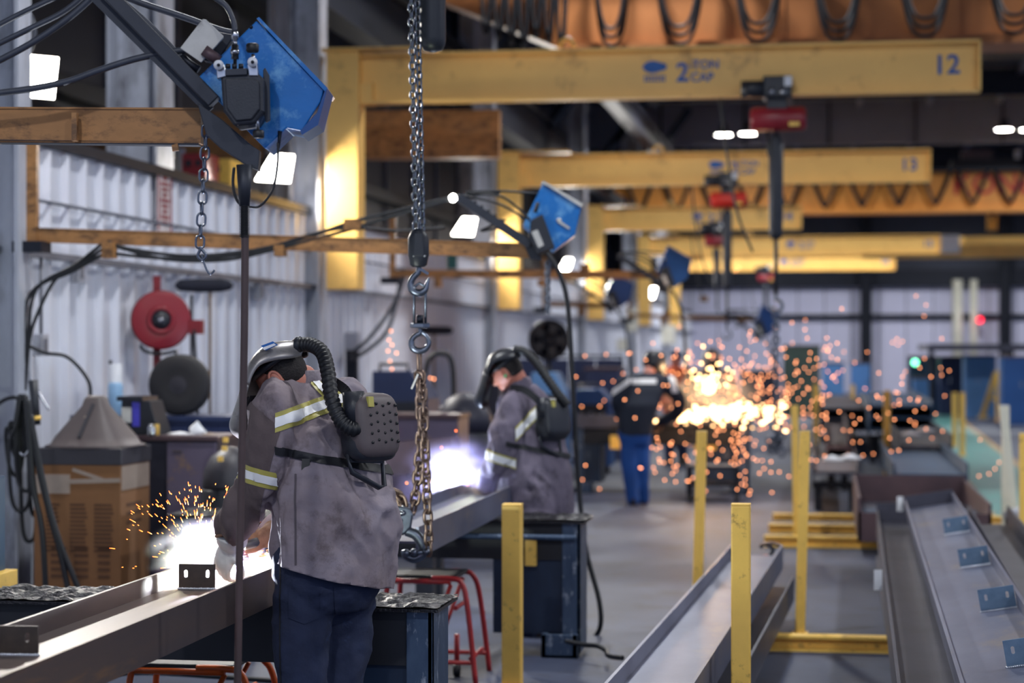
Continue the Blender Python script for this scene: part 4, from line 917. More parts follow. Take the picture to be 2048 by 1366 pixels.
for y in (14.1, 19.9):
    for x in (-7.3, -5.65): part(MB().box((x-.04, y-.04, 0), (x+.04, y+.04, 3.17)), 'post', 'dark_steel', t)
# ---------------------------------------------------------------- people
M('shirt_seam', (92, 84, 90), .9)
def ringp(C, A, B, a, b, n=22, p=2.35):
    out = []
    for k in range(n):
        t = 2*math.pi*k/n; c, s_ = math.cos(t), math.sin(t)
        out.append(C+A*(a*math.copysign(abs(c)**(2/p), c))+B*(b*math.copysign(abs(s_)**(2/p), s_)))
    return out
def limb(mb, pts, rad, n=12, k=5):
    sp = smooth_path(pts, k); R = []
    for i in range(len(sp)):
        f_ = i/(len(sp)-1)*(len(rad)-1); j = min(int(f_), len(rad)-2); R.append(rad[j]*(1-(f_-j))+rad[j+1]*(f_-j))
    mb.tube(sp, R, n)
    mb.ell(sp[0], V(R[0], 0, 0), V(0, R[0], 0), V(0, 0, R[0]), 10, 6); mb.ell(sp[-1], V(R[-1], 0, 0), V(0, R[-1], 0), V(0, 0, R[-1]), 10, 6)
def glove(parent, c, fwd, back, mat, s=1., curl=.55, side=1, cuff=None, name='glove'):
    # palm, four fingers of different length with knuckle bends, thumb leaving the side of the palm
    f = Vector(fwd).normalized(); b = Vector(back); b = (b-f*b.dot(f)).normalized(); l = f.cross(b)*side; c = Vector(c); mb = MB()
    mb.ell(c, l*.046*s, b*.022*s, f*.052*s, 12, 8, 2.6)
    for i, (off, ln) in enumerate(((-.033, .85), (-.011, 1.), (.012, .95), (.033, .75))):
        p = c+l*off*s+f*.04*s; d = f.copy(); pts = [p-f*.02*s, p]; ang = 0
        for seg in (.038, .028, .024):
            ang += curl*(1 if seg < .03 else .8); d = (f*math.cos(ang)-b*math.sin(ang)); p = p+d*seg*ln*s; pts.append(p)
        limb(mb, pts, [.0115*s, .0115*s, .0105*s, .0095*s, .008*s], 8, 3)
    p = c-l*.04*s-f*.015*s; t1 = p+(-l*.8+f*.5-b*.4).normalized()*.035*s; t2 = t1+(f*.85-l*.15-b*.5).normalized()*.03*s; t3 = t2+(f*.8+l*.2-b*.6).normalized()*.024*s
    limb(mb, [p, t1, t2, t3], [.014*s, .013*s, .012*s, .0095*s], 8, 3)
    if cuff:
        w_, r0, r1 = cuff; mb.tube([c-f*.03*s, c-f*.06*s, w_], [.034*s, r0, r1], 14)
    me = fuse(mb, .0055*s, 3, .002, (40, 40, 40)); return link(name, rel(me, parent), mat, parent)
def shell(T, P, Q, W, L, i0, i1, n=18, off=0.):
    rings = []
    for i in range(i0, i1+1):
        p, q = T(*P[i]), T(*Q[i]); d = (p-q)
        rings.append([q+d*math.cos(t)*(1+off)+L*W[i]*math.sin(t)*(1+off) for t in [math.pi*(k/(n-1)-.5) for k in range(n)]])
    mb = MB(); m = len(rings)
    mb.add([p for r in rings for p in r], [(i*n+k, i*n+k+1, (i+1)*n+k+1, (i+1)*n+k) for i in range(m-1) for k in range(n-1)], True)
    return mb
def interp(L, k):
    out = []
    for i in range(len(L)-1):
        a, b = L[i], L[i+1]; z = L[i-1] if i else a; y = L[i+2] if i+2 < len(L) else b
        for j in range(k):
            t = j/k; out.append(tuple(.5*(2*a[q]+(b[q]-z[q])*t+(2*z[q]-5*a[q]+4*b[q]-y[q])*t*t+(3*a[q]-z[q]-3*b[q]+y[q])*t**3) for q in range(len(a))))
    return out+[L[-1]]

def welder(T, sc, label, psi, mats, sp, big=True):
    A = RT*math.cos(psi)+FW*math.sin(psi); B = -RT*math.sin(psi)+FW*math.cos(psi)
    base = T(655, 1640, 0); t = thing('person', label, 'person', (base.x, base.y, 0), 'welders at the stands')
    vx = .013*sc if big else .018
    tors = [T(u, v, d) for u, v, a, b, d in sp['torso']]
    # body: one continuous figure
    mb = MB(); mb.loft([ringp(p, A, B, a*.78*sc, b*.76*sc) for p, (u, v, a, b, d) in zip(tors, sp['torso']) if v < 1060])
    for lg in ('legL', 'legR'): limb(mb, [T(*sp['hip'])+UP*.28*sc, T(*sp['hip'])+UP*.04*sc, T(*sp[lg][0])], [.09*sc, .09*sc, .08*sc])
    Hc = T(*sp['head']); Hf, Hu = sp['hf'].normalized(), sp['hu']; Hu = (Hu-Hf*Hu.dot(Hf)).normalized(); Hl = Hu.cross(Hf)
    mb.ell(Hc, Hl*.072*sc, Hf*.09*sc, Hu*.1*sc, 16, 12, 2.2); mb.ell(Hc+Hf*.04*sc-Hu*.06*sc, Hl*.052*sc, Hf*.055*sc, Hu*.06*sc)
    mb.ell(Hc+Hf*.1*sc-Hu*.02*sc, Hl*.014*sc, Hf*.022*sc, Hu*.022*sc, 8, 6)
    limb(mb, [Hc-Hu*.05*sc-Hf*.03*sc, T(*sp['neck'])], [.058*sc, .064*sc])
    for s_ in (-1, 1):
        e = Hc+Hl*s_*.077*sc-Hf*.0*sc-Hu*.012*sc
        mb.ell(e, Hl*.014*sc, Hf*.02*sc-Hl*s_*.006*sc, Hu*.034*sc, 10, 7)
    for arm in ('armL', 'armR'): limb(mb, [T(*p) for p in sp[arm]], [.05*sc, .045*sc, .04*sc, .032*sc])
    for lg in ('legL', 'legR'): limb(mb, [T(*p) for p in sp[lg]], [.085*sc, .075*sc, .055*sc, .042*sc])
    body = link('body', rel(fuse(mb, .011*sc, 3), t), 'skin', t)
    for s_ in (-1, 1):
        ear = MB()
        e = Hc+Hl*s_*.085*sc-Hu*.012*sc; a_ = (Hf*.9+Hl*s_*.35).normalized()
        ear.tube([e+a_*(-.004+.019*math.cos(q))*sc+Hu*.034*math.sin(q)*sc for q in [-1.2+5.2*k/12 for k in range(13)]], .006*sc, 6)
        part(ear, 'ear', 'skin', t)
    part(MB().ell(Hc+Hl*-1*.092*sc-Hu*.02*sc, Hl*.01*sc, Hf*.009*sc, Hu*.009*sc, 8, 6).ell(Hc+Hl*.092*sc-Hu*.02*sc, Hl*.01*sc, Hf*.009*sc, Hu*.009*sc, 8, 6), 'earplug', 'earplug', t)
    part(MB().ell(Hc-Hf*.022*sc+Hu*.014*sc, Hl*.078*sc, Hf*.082*sc, Hu*.092*sc, 18, 12, 2.3), 'hair', 'hair', t)
    # shirt
    mb = MB(); mb.loft([ringp(p, A, B, a*sc, b*sc) for p, (u, v, a, b, d) in zip(tors, sp['torso'])])
    for arm in ('armL', 'armR'): limb(mb, [T(*p) for p in sp[arm]], [.09*sc, .084*sc, .074*sc, .056*sc])
    for s_ in (0, 1):
        limb(mb, [T(*sp['neck'])-UP*.05, T(*sp[('armL', 'armR')[s_]][0])-UP*.01], [.06*sc, .075*sc])
    me = fuse(mb, vx*.85, 3, .012*sc, (7/sc, 7/sc, 2.6/sc), .005*sc, 20/sc, .05*sc, (7, 7, 2.6))
    hc, hn = sp['hem']; full = me
    sh = cut(full, [(T(*hc), -hn)], 0, 'shirt')
    so = link('shirt', rel(sh, t), mats['shirt'], t)
    sl = so.modifiers.new('thick', 'SOLIDIFY'); sl.thickness = .006; sl.offset = -1
    if big: link('sleeve', rel(cut(full, [(T(556, 925, 0), (RT*.96-UP*.28).normalized()), (T(545, 826, 0), (UP*.8+RT*.6).normalized()), (T(540, 900, .1), FW)], .0025, 'sleeve'), t), 'sleeve_cloth', t)
    col = MB(); nk = T(*sp['neck']); col.loft([ringp(nk+UP*h, A, B, r*sc, r*.92*sc, 20, 2) for h, r in ((-.05*sc, .098), (0, .088), (.035*sc, .078), (.04*sc, .07), (.0, .07))], False)
    part(col, 'collar', mats['shirt'], t)
    for co, n, w1, w2, pl in sp['bands']:
        c = T(*co); n = n.normalized(); lim = [(T(*q), m) for q, m in pl]
        b1 = cut(full, [(c+n*w1*sc, n), (c-n*w1*sc, -n)]+lim, .004*sc, 'reflective_band'); o = link('reflective_band', rel(b1, t), 'lime', t)
        b2 = cut(full, [(c+n*w2*sc, n), (c-n*w2*sc, -n)]+lim, .007*sc, 'silver_stripe'); link('silver_stripe', rel(b2, t), 'reflect', o)
    c, n, w1 = T(*sp['belt'][0]), sp['belt'][1].normalized(), sp['belt'][2]*sc
    be = cut(full, [(c+n*w1, n), (c-n*w1, -n), (T(*sp['beltlim']), -RT), (T(*sp['beltlim2']), FW)], .006*sc, 'belt'); link('waist_belt', rel(be, t), 'strap', t)
    # trousers
    mb = MB(); hp = T(*sp['hip']); mb.loft([ringp(hp+UP*h*sc, A, B, a*sc, b*sc) for h, a, b in ((.16, .19, .155), (.06, .205, .17), (-.04, .2, .165), (-.12, .15, .12))])
    for lg in ('legL', 'legR'): limb(mb, [T(*p) for p in sp[lg]], [.115*sc, .102*sc, .082*sc, .075*sc])
    je = fuse(mb, vx, 3, .005*sc, (6, 6, 12), .004*sc, 16/sc, .016*sc, (6, 6, 9)); jo = link('trousers', rel(cut(je, [], 0, 'trousers'), t), mats['jeans'], t)
    if big:
        for (uu, vv, w_, h_) in ((618, 1205, 30, 40), (698, 1200, 22, 38)):
            pk_ = cut(je, [(T(uu+w_, vv, 0), RT), (T(uu-w_, vv, 0), -RT), (T(uu, vv-h_, 0), UP), (T(uu, vv+h_*.75, 0), -(UP*.9+RT*.35).normalized()), (T(uu, vv+h_*.75, 0), -(UP*.9-RT*.35).normalized()), (T(uu, vv, .02), FW)], .0035, 'pocket'); link('pocket', rel(pk_, t), mats['jeans'], t)
        link('side_seam', rel(cut(je, [(T(571, 1200, 0), RT), (T(568, 1200, 0), -RT), (T(570, 1200, .02), FW)], .002, 'side_seam'), t), 'strap', t)
        link('jacket_seam', rel(cut(full, [(T(606, 1000, 0), RT), (T(602, 1000, 0), -RT), (T(600, 1000, -.02), FW), (T(600, 940, 0), UP), (T(600, 1118, 0), -UP)], .002, 'jacket_seam'), t), 'shirt_seam', t)
    for lg in ('legL', 'legR'):
        a = T(*sp[lg][-1]); a = Vector((a.x, a.y, 0)); m = MB(); m.loft([ringp(a+B*o*sc+UP*h, A, B, w*sc, l*sc, 14, 2.6) for h, o, w, l in ((0, .06, .05, .14), (.03, .06, .052, .142), (.06, .05, .05, .125), (.1, .0, .052, .07), (.18, -.01, .055, .065))])
        part(m, 'boot', 'boot', t)
    # helmet
    k = 4 if big else 3; Pq = interp(sp['P'], k); Qq = interp(sp['Q'], k); Ww = [x[0] for x in interp([(w_*sc,) for w_ in sp['W']], k)]; L = sp['L'].normalized(); ns = sp['split']*k
    h = part(shell(T, Pq, Qq, Ww, L, 0, ns), 'helmet_shell', mats['helmet'], t); h.modifiers.new('thick', 'SOLIDIFY').thickness = .005
    f = part(shell(T, Pq, Qq, Ww, L, ns, len(Pq)-1, off=.01), 'face_shield', mats['shield'], t); f.modifiers.new('thick', 'SOLIDIFY').thickness = .005
    part(shell(T, Pq, Qq, [x*.72 for x in Ww], L, ns+int(k*1.2), len(Pq)-int(k*1.3), off=.035), 'lens_frame', 'helmet_black', f)
    part(MB().prism([T(*q) for q in sp['decal']], -L*.0+(T(*sp['decal'][0])-Hc).normalized()*.001), 'decal', 'ink_blue', h) if 'decal' in sp else None
    hb = MB(); hb.tube([Hc+Hu*.045*sc+(Hf*math.cos(q)*.095-Hl*math.sin(q)*.086)*sc-Hf*.01*sc for q in [2*math.pi*i/24 for i in range(24)]], .013*sc, 8, closed=True)
    part(hb, 'headband', 'helmet_black', t); part(MB().cyl(Hc-Hf*.105*sc+Hu*.055*sc, Hc-Hf*.13*sc+Hu*.055*sc, .02*sc, 12), 'ratchet_knob', 'pack_grey', t)
    # breathing hose and blower
    hp_ = smooth_path([T(*q) for q in sp['hose']], 14); R = [((.0275 if (i % 3) else .0225)*sc) for i in range(len(hp_))]
    part(MB().tube(hp_, R, 14), 'breathing_hose', 'black_rubber', t)
    part(MB().tube(hp_[:6], .03*sc, 12), 'hose_cuff', 'black_plastic', t)
    pc = T(*sp['pack']); N = -B; Lx = A; zz = (UP*.97+N*-.12).normalized()
    pk = part(MB().ell(pc, Lx*.098*sc, N*.062*sc, zz*.115*sc, 20, 14, 4.2), 'blower_pack', mats['pack'], t)
    part(MB().ell(pc-N*.02*sc-zz*.06*sc, Lx*.1*sc, N*.06*sc, zz*.07*sc, 16, 10, 4), 'battery', 'black_plastic', t)
    part(MB().cyl(pc-Lx*.07*sc+zz*.0*sc, pc-Lx*.07*sc+zz*.118*sc, .04*sc, 14), 'hose_port', 'black_plastic', t)
    part(MB().obox(pc-Lx*.045*sc+N*.058*sc+zz*.085*sc, Lx*.012*sc, N*.006*sc, zz*.018*sc), 'rating_label', 'lime', pk)
    if big:
        vh = MB()
        for i in range(5):
            for j in range(5):
                q = pc+N*.0612*sc+Lx*(.07-.03*i)*sc+zz*(.07-.032*j+.008*(i % 2))*sc; vh.cyl(q-N*.006*sc, q+N*.0015*sc, .0055*sc, 8)
        part(vh, 'vent_holes', 'black_rubber', pk)
    hg = MB(); q = pc-zz*.17*sc-N*.03*sc-Lx*.01*sc
    hg.tube([q+Lx*x*sc+zz*y*sc for x, y in ((-.085, .06), (.075, .05), (.075, -.05), (.05, -.055), (-.07, .005))], .01*sc, 6, closed=True); hg.bar(q+Lx*-.08*sc+zz*.055*sc, q+Lx*.08*sc+zz*.045*sc, .03*sc, .015*sc, N)
    part(hg, 'pack_bracket', 'bracket_dark', t)
    if 'straps' in sp:
        for pts, w_ in sp['straps']:
            P = [T(*q) for q in pts]; sm = MB(); pp = smooth_path(P, 5)
            for i in range(len(pp)-1): sm.bar(pp[i], pp[i]+(pp[i+1]-pp[i])*1.08, w_*sc, .006*sc, FW)
            part(sm, 'strap', 'strap', t)
    return t, A, B
C20, S20 = math.cos(.35), math.sin(.35)
def spec():
    return dict(
        torso=[(662, 1230, .215, .18, 0), (662, 1200, .22, .185, 0), (664, 1120, .228, .19, 0), (668, 1050, .236, .196, 0), (664, 985, .236, .196, 0), (654, 935, .226, .186, .01), (652, 912, .205, .164, .02), (646, 890, .218, .172, .03), (640, 870, .214, .166, .04), (624, 820, .205, .15, .06), (612, 788, .19, .13, .08), (606, 766, .14, .1, .09)],
        head=(560, 750, .03), hf=-RT*.86+FW*.22-UP*.62, hu=UP*.8-RT*.5, neck=(604, 762, .07),
        armL=[(552, 815, -.13), (541, 885, -.15), (524, 950, -.12), (464, 1052, .02)], armR=[(686, 806, .2), (690, 900, .32), (640, 1010, .4), (548, 1068, .3)],
        legL=[(607, 1190, -.06), (603, 1290, -.06), (606, 1410, -.06), (612, 1610, -.08)], legR=[(688, 1190, .1), (688, 1290, .1), (678, 1410, .08), (672, 1610, .12)],
        hip=(656, 1150, 0), hem=((672, 1148, 0), UP*.97+RT*.25),
        bands=[((640, 814, 0), UP*C20-RT*S20, .032, .016, [((566, 800, 0), -RT), ((600, 800, .1), FW), ((700, 900, 0), -UP)]),
               ((520, 945, 0), UP*.97+RT*.22, .031, .0145, [((566, 945, 0), RT), ((500, 945, .12), FW)]),
               ((640, 774, 0), UP*.72+RT*.7, .016, .008, [((622, 780, 0), -RT), ((668, 780, 0), RT), ((600, 800, .1), FW)])],
        belt=((645, 912, 0), UP*.97+RT*.22, .014), beltlim=(566, 900, 0), beltlim2=(600, 900, .3),
        P=[(612, 694), (596, 683), (562, 682), (530, 693), (508, 717), (494, 750), (483, 792), (470, 828), (463, 848), (468, 866), (486, 880)],
        Q=[(610, 712), (598, 716), (568, 720), (540, 730), (526, 750), (520, 770), (514, 792), (508, 818), (502, 842), (498, 858), (497, 872)],
        W=[.04, .075, .1, .11, .115, .117, .115, .11, .1, .09, .07], L=-FW*.97-RT*.2, split=5,
        decal=[(522, 692, -.066), (546, 683, -.066), (556, 690, -.088), (532, 701, -.088)],
        hose=[(594, 690, -.03), (622, 690, -.05), (645, 706, -.08), (656, 745, -.13), (663, 795, -.18), (680, 838, -.21), (704, 858, -.22), (722, 850, -.19), (727, 832, -.17)],
        pack=(742, 850, -.13),
        straps=[([(612, 918, -.2), (610, 950, -.215), (604, 984, -.215)], .028), ([(668, 764, -.05), (690, 780, -.11), (700, 800, -.15)], .035)])
def T1(u, v, d=0): return pd(u, v, 7.2+d)
w1, A1, B1 = welder(T1, 1., 'nearest welder from behind in grey jacket, silver hood and jeans, bent over the beam', math.radians(45), dict(shirt='shirt', jeans='jeans', helmet='helmet_silver', shield='helmet_silver', pack='pack_grey'), spec())
part(MB().prism([T1(*q) for q in ((524, 696, -.0885), (548, 687, -.0885), (552, 690, -.0925), (529, 700, -.0925))], UP*.0005), 'decal_text', 'reflect', w1)
glove(w1, T1(452, 1112, .1), -UP*.8-RT*.35+FW*.3, -RT*.6-FW*.8, 'leather_white', 1.05, .5, 1, (T1(464, 1062, .04), .058, .062))
part(MB().tube([T1(463, 1064, .04)+(RT*.9+UP*.25)*(.06*math.cos(q))+(FW*.9+RT*.1)*(.06*math.sin(q)) for q in [2*math.pi*i/24 for i in range(24)]], .006, 6, closed=True), 'cuff_binding', 'leather_brown', w1)
glove(w1, T1(506, 1082, .24), -RT*.85-UP*.25+FW*.1, -FW*.8+UP*.6, 'leather_brown', 1.05, .95, -1, (T1(552, 1062, .28), .045, .052))
tt = thing('welding_torch', 'black welding torch gripped in the nearest welder gloves', 'torch', T1(440, 1120, .24))
part(MB().tube([T1(*q) for q in ((560, 1072, .26), (538, 1078, .245), (510, 1086, .215), (488, 1092, .2))], [.017, .019, .019, .016], 12), 'handle', 'black_plastic', tt)
for u in (520, 530, 540): part(MB().tube([T1(u, 1085-(u-510)*.28, .235), T1(u+4, 1084-(u-510)*.28, .238)], .0215, 12), 'ring', 'bracket_dark', tt)
part(MB().tube(smooth_path([T1(488, 1092, .2), T1(470, 1096, .2), T1(456, 1106, .22), T1(450, 1120, .24)]), .009, 8), 'gooseneck', 'chrome', tt)
part(MB().cyl(T1(451, 1117, .238), T1(446, 1130, .25), .012, 12, .009), 'nozzle', 'chain_rust', tt)
# second welder
def T2(u, v, d=0): return pd(1066+(u-655)*.605, 697+(v-690)*.62+4, 11.75+d)
s2 = spec(); s2['hem'] = ((672, 1225, 0), UP*.99+RT*.1)
s2['torso'] = [(660, 1300, .22, .19, 0), (660, 1230, .225, .19, 0), (658, 1150, .225, .19, 0), (656, 1060, .215, .182, 0), (654, 1020, .21, .175, 0), (652, 1000, .195, .16, 0), (650, 960, .2, .16, .02), (640, 905, .19, .148, .04), (630, 862, .172, .128, .06), (620, 832, .14, .1, .08), (612, 806, .1, .085, .09)]
s2['neck'] = (606, 796, .07); s2['armL'] = [(586, 876, -.13), (566, 950, -.17), (548, 1030, -.14), (502, 1122, .02)]; s2['armR'] = [(678, 872, .18), (680, 950, .3), (620, 1040, .38), (520, 1112, .2)]
s2['head'] = (566, 756, .04); s2['belt'] = ((645, 1002, 0), UP*.97+RT*.22, .014)
s2['bands'] = [((638, 915, 0), UP*.72-RT*.7, .03, .021, [((600, 880, .06), FW), ((596, 900, 0), -RT), ((690, 900, 0), RT), ((600, 990, 0), -UP)]), ((548, 1034, 0), UP*.95+RT*.3, .03, .021, [((600, 945, 0), RT), ((500, 945, .12), FW)])]
s2['pack'] = (722, 908, -.14); s2['hose'] = [(594, 690, -.03), (622, 692, -.05), (660, 722, -.09), (700, 778, -.13), (738, 830, -.16), (768, 866, -.15)]
s2['hip'] = (662, 1260, 0); s2['legL'] = [(640, 1290, -.05), (625, 1380, -.05), (630, 1470, -.0), (650, 1610, .05)]; s2['legR'] = [(690, 1290, .1), (690, 1380, .1), (680, 1470, .1), (672, 1610, .15)]
s2.pop('decal'); s2['straps'] = [([(580, 812, -.13), (620, 815, -.17), (656, 838, -.19), (690, 870, -.19)], .04)]
w2, A2, B2 = welder(T2, 1., 'second welder with black hood and blower pack standing behind the second stand', math.radians(42), dict(shirt='shirt_dark', jeans='jeans', helmet='helmet_black', shield='helmet_black', pack='black_plastic'), s2, False)
glove(w2, T2(500, 1132, .05), -RT*.9-UP*.3, UP*.6-FW*.7, 'leather_brown', 1.1, .8, 1, (T2(512, 1105, .03), .05, .055))
glove(w2, T2(505, 1125, .2), -RT*.9-UP*.3, UP*.6-FW*.7, 'leather_brown', 1.1, .8, -1, (T2(525, 1100, .2), .05, .055))
tt = thing('welding_torch', 'welding torch in the second welder hands at the blue arc', 'torch', T2(440, 1155, .1))
part(MB().tube([T2(505, 1122, .1), T2(470, 1135, .1), T2(430, 1150, .1)], [.018, .016, .012], 10), 'handle', 'black_plastic', tt); part(MB().cyl(T2(430, 1150, .1), T2(405, 1163, .1), .012, 10, .009), 'nozzle', 'chain_rust', tt)

def grinder_man(T, label, mats, sp, group='grinding workers in the background'):
    A, B = sp.get('A', RT), sp.get('B', FW); b0 = T(*sp['legL'][-1]); t = thing('person', label, 'person', (b0.x, b0.y, 0), group)
    tors = [T(u, v, d) for u, v, a, b, d in sp['torso']]; Hc = T(*sp['head']); Hf = sp['hf'].normalized(); Hu = (UP-Hf*UP.dot(Hf)).normalized(); Hl = Hu.cross(Hf)
    mb = MB(); mb.loft([ringp(p, A, B, a*.8, b*.8, 16) for p, (u, v, a, b, d) in zip(tors, sp['torso'])]); mb.ell(Hc, Hl*.075, Hf*.095, Hu*.115, 14, 10); mb.ell(Hc+Hf*.09-Hu*.02, Hl*.015, Hf*.02, Hu*.02, 8, 6)
    limb(mb, [Hc-Hu*.06, tors[-1]], [.055, .065])
    for s_ in (-1, 1): mb.ell(Hc+Hl*.08*s_, Hl*.014, Hf*.02, Hu*.03, 8, 6)
    for arm in ('armL', 'armR'): limb(mb, [T(*p) for p in sp[arm]], [.05, .045, .04, .034])
    for lg in ('legL', 'legR'): limb(mb, [T(*p) for p in sp[lg]], [.08, .07, .055, .042])
    link('body', rel(fuse(mb, .018, 3), t), 'skin', t)
    mb = MB(); mb.loft([ringp(p, A, B, a, b, 18) for p, (u, v, a, b, d) in zip(tors, sp['torso'])])
    for arm in ('armL', 'armR'): limb(mb, [T(*p) for p in sp[arm]], [.095, .085, .075, .058]); limb(mb, [tors[-1]-UP*.05, T(*sp[arm][0])], [.08, .09])
    me = fuse(mb, .02, 3, .012, (7, 7, 3)); 
    for c, n, w_, pl in sp.get('bands', []): link('reflective_band', rel(cut(me, [(T(*c)+n.normalized()*w_, n), (T(*c)-n.normalized()*w_, -n)]+[(T(*q), m) for q, m in pl], .006, 'reflective_band'), t), 'reflect', t)
    link('jacket', rel(me, t), mats['jacket'], t)
    mb = MB(); hp = tors[0]; mb.loft([ringp(hp+UP*h, A, B, a, b, 16) for h, a, b in ((.1, .18, .14), (0, .19, .15), (-.1, .15, .11))])
    for lg in ('legL', 'legR'): limb(mb, [T(*p) for p in sp[lg]], [.1, .092, .08, .075])
    link('trousers', rel(fuse(mb, .02, 3, .006, (7, 7, 9)), t), mats['jeans'], t)
    for lg in ('legL', 'legR'):
        a = T(*sp[lg][-1]); a = Vector((a.x, a.y, 0)); m = MB(); m.loft([ringp(a+B*o+UP*h, A, B, w_, l, 12, 2.6) for h, o, w_, l in ((0, .06, .05, .14), (.06, .05, .05, .125), (.1, .0, .052, .07), (.16, 0, .055, .065))]); part(m, 'boot', 'boot', t)
    for arm in ('armL', 'armR'):
        p = T(*sp[arm][-1]); d = p-T(*sp[arm][-2]); glove(t, p+d.normalized()*.06, d, UP, 'leather_brown', 1.1, .8, 1 if arm == 'armL' else -1)
    if sp.get('hood'):
        hs = MB(); hs.ell(Hc+Hu*.03+Hf*.03, Hl*.115, Hf*.14, Hu*.13, 18, 12, 2.4); part(hs, 'welding_hood', mats['hood'], t); part(MB().ell(Hc+Hf*.13-Hu*.02, Hl*.09, Hf*.05, Hu*.12, 12, 8, 3), 'face_shield', 'helmet_black', t)
    else:
        part(MB().ell(Hc+Hu*.045-Hf*.01, Hl*.088, Hf*.105, Hu*.085, 16, 10), 'cap', mats['hood'], t); part(MB().ell(Hc+Hu*.05+Hf*.12, Hl*.065, Hf*.06, Hu*.01, 12, 6), 'cap_brim', mats['hood'], t)
    return t
def T3(u, v, d=0): return pd(u, v, 21.6+d)
grinder_man(T3, 'worker in dark jacket with silver stripes and blue jeans grinding at the far stand', dict(jacket='jacket', jeans='jeans_blue', hood='helmet_black'),
    dict(torso=[(1270, 872, .19, .15, 0), (1272, 845, .2, .16, 0), (1280, 810, .215, .165, 0), (1288, 780, .22, .15, .05), (1294, 758, .17, .12, .1), (1297, 746, .09, .09, .14)], head=(1305, 727, .22), hf=RT*.65+FW*.7-UP*.5, hood=True,
         armL=[(1252, 768, 0), (1238, 805, .05), (1250, 840, .25), (1292, 848, .4)], armR=[(1336, 768, .05), (1358, 795, .1), (1352, 825, .25), (1322, 845, .4)], legL=[(1258, 885, 0), (1258, 925, 0), (1262, 965, 0), (1266, 1002, 0)], legR=[(1284, 885, .05), (1284, 925, .05), (1284, 965, .1), (1286, 1000, .2)],
         bands=[((1288, 763, 0), UP, .025, [((1262, 763, 0), -RT), ((1312, 763, 0), RT), ((1290, 763, .08), FW)]), ((1244, 772, 0), UP*.8-RT*.6, .022, [((1259, 763, 0), RT), ((1240, 763, .2), FW)]), ((1346, 768, 0), RT+UP*.2, .03, [((1346, 750, 0), UP), ((1346, 785, 0), -UP), ((1346, 770, .12), FW)])]))
def Tb(du, dv, D): return lambda u, v, d=0: pd(1290+(u-1290)*21.6/D+du, HORIZ+(v-HORIZ)*21.6/D+dv, D-d)
bs = dict(torso=[(1290, 872, .19, .15, 0), (1290, 845, .2, .16, 0), (1290, 810, .215, .165, 0), (1290, 780, .21, .15, .05), (1290, 758, .17, .12, .1), (1290, 746, .09, .09, .12)], head=(1290, 724, .18), hf=-FW*.7-UP*.5+RT*.3, A=-RT, B=-FW, hood=True,
          armL=[(1332, 768, 0), (1345, 805, .05), (1335, 835, .25), (1305, 848, .4)], armR=[(1248, 768, 0), (1236, 805, .05), (1245, 835, .25), (1280, 848, .4)], legL=[(1305, 885, 0), (1306, 925, 0), (1308, 965, 0), (1308, 1010, 0)], legR=[(1276, 885, 0), (1274, 925, 0), (1272, 965, 0), (1272, 1010, 0)])
grinder_man(Tb(130, 0, 26.), 'worker in pale hood facing the camera behind the spark burst', dict(jacket='beam_brown', jeans='navy', hood='offwhite_plate'), bs)
b5 = dict(bs); b5['hood'] = False; b5['hf'] = RT*.8-FW*.4-UP*.2
grinder_man(Tb(62, 0, 29.), 'worker in a dark blue cap seen past the grinding man', dict(jacket='orange_cloth', jeans='navy', hood='navy'), b5)
# ---------------------------------------------------------------- yellow posts and floor racks on the right
def post(u, vt, vb, wpx, label, mat='post_yellow', lean=0, group='yellow rack posts', z0=0):
    b = pz(u, vb, z0) if vb else None; D = (CAMZ-z0)*FPX/(vb-HORIZ); s_ = D/FPX; w_ = wpx*s_; zt = CAMZ+(HORIZ-vt)*s_
    t = thing('rack_post', label, 'post', (b.x, b.y, z0), group); L = RT*lean
    m = MB(); hw = w_/2
    m.loft([[Vector((b.x+x*hw, b.y+y*hw, z))+L*((z-z0)/(zt-z0)) for x, y in ((-1, -1), (1, -1), (1, 1), (-1, 1))] for z in (z0, zt)]); m.sm = [False]*len(m.f)
    part(m, 'tube', mat, t, .006)
    part(MB().box((b.x-hw*1.6, b.y-hw*1.6, z0), (b.x+hw*1.6, b.y+hw*1.6, z0+.012)), 'base_plate', mat, t)
    tp = Vector((b.x, b.y, zt))+L; part(MB().box((tp.x-hw, tp.y-hw, zt), (tp.x+hw, tp.y+hw, zt+.006)), 'cap', mat, t)
    return t
post(1025, 1010, 1378, 38, 'thick yellow post in front of the second stand')
post(1482, 1010, 1524, 38, 'thick yellow post in front of the grey channel beam')
post(1394, 864, 1245, 20, 'slim yellow post left of the grey channel beam', lean=.03)
post(1600, 864, 1268, 20, 'slim yellow post standing on the near yellow sleeper', lean=.03, z0=0)
post(1594, 812, 1088, 14, 'leaning pale yellow post behind the slim pair', lean=-.02)
post(1632, 770, 905, 12, 'distant yellow post just right of the spark burst')
post(1774, 782, 960, 14, 'yellow post rising out of the brown trough')
post(1909, 786, 893, 9, 'left one of the twin yellow posts by the green lane')
post(1925, 786, 912, 10, 'right one of the twin yellow posts by the green lane')
post(1706, 770, 880, 8, 'thin yellow post between the far beam stacks')
post(1996, 742, 842, 9, 'yellow post of the A-frame by the blue machines')
post(2034, 748, 832, 8, 'yellow post near the right frame edge by the blue machines')
post(2011, 812, 1062, 15, 'straight cream white post at the right edge', 'post_white')
post(2034, 812, 1088, 16, 'leaning white post at the right edge', 'post_white', lean=-.12)
post(2046, 868, 1135, 14, 'yellow post cut by the right frame edge')
t = thing('a_frame_brace', 'yellow sloping brace against the A-frame post', 'brace', pz(1965, 838, 0)); D_ = 1.7*4000/(838-695)
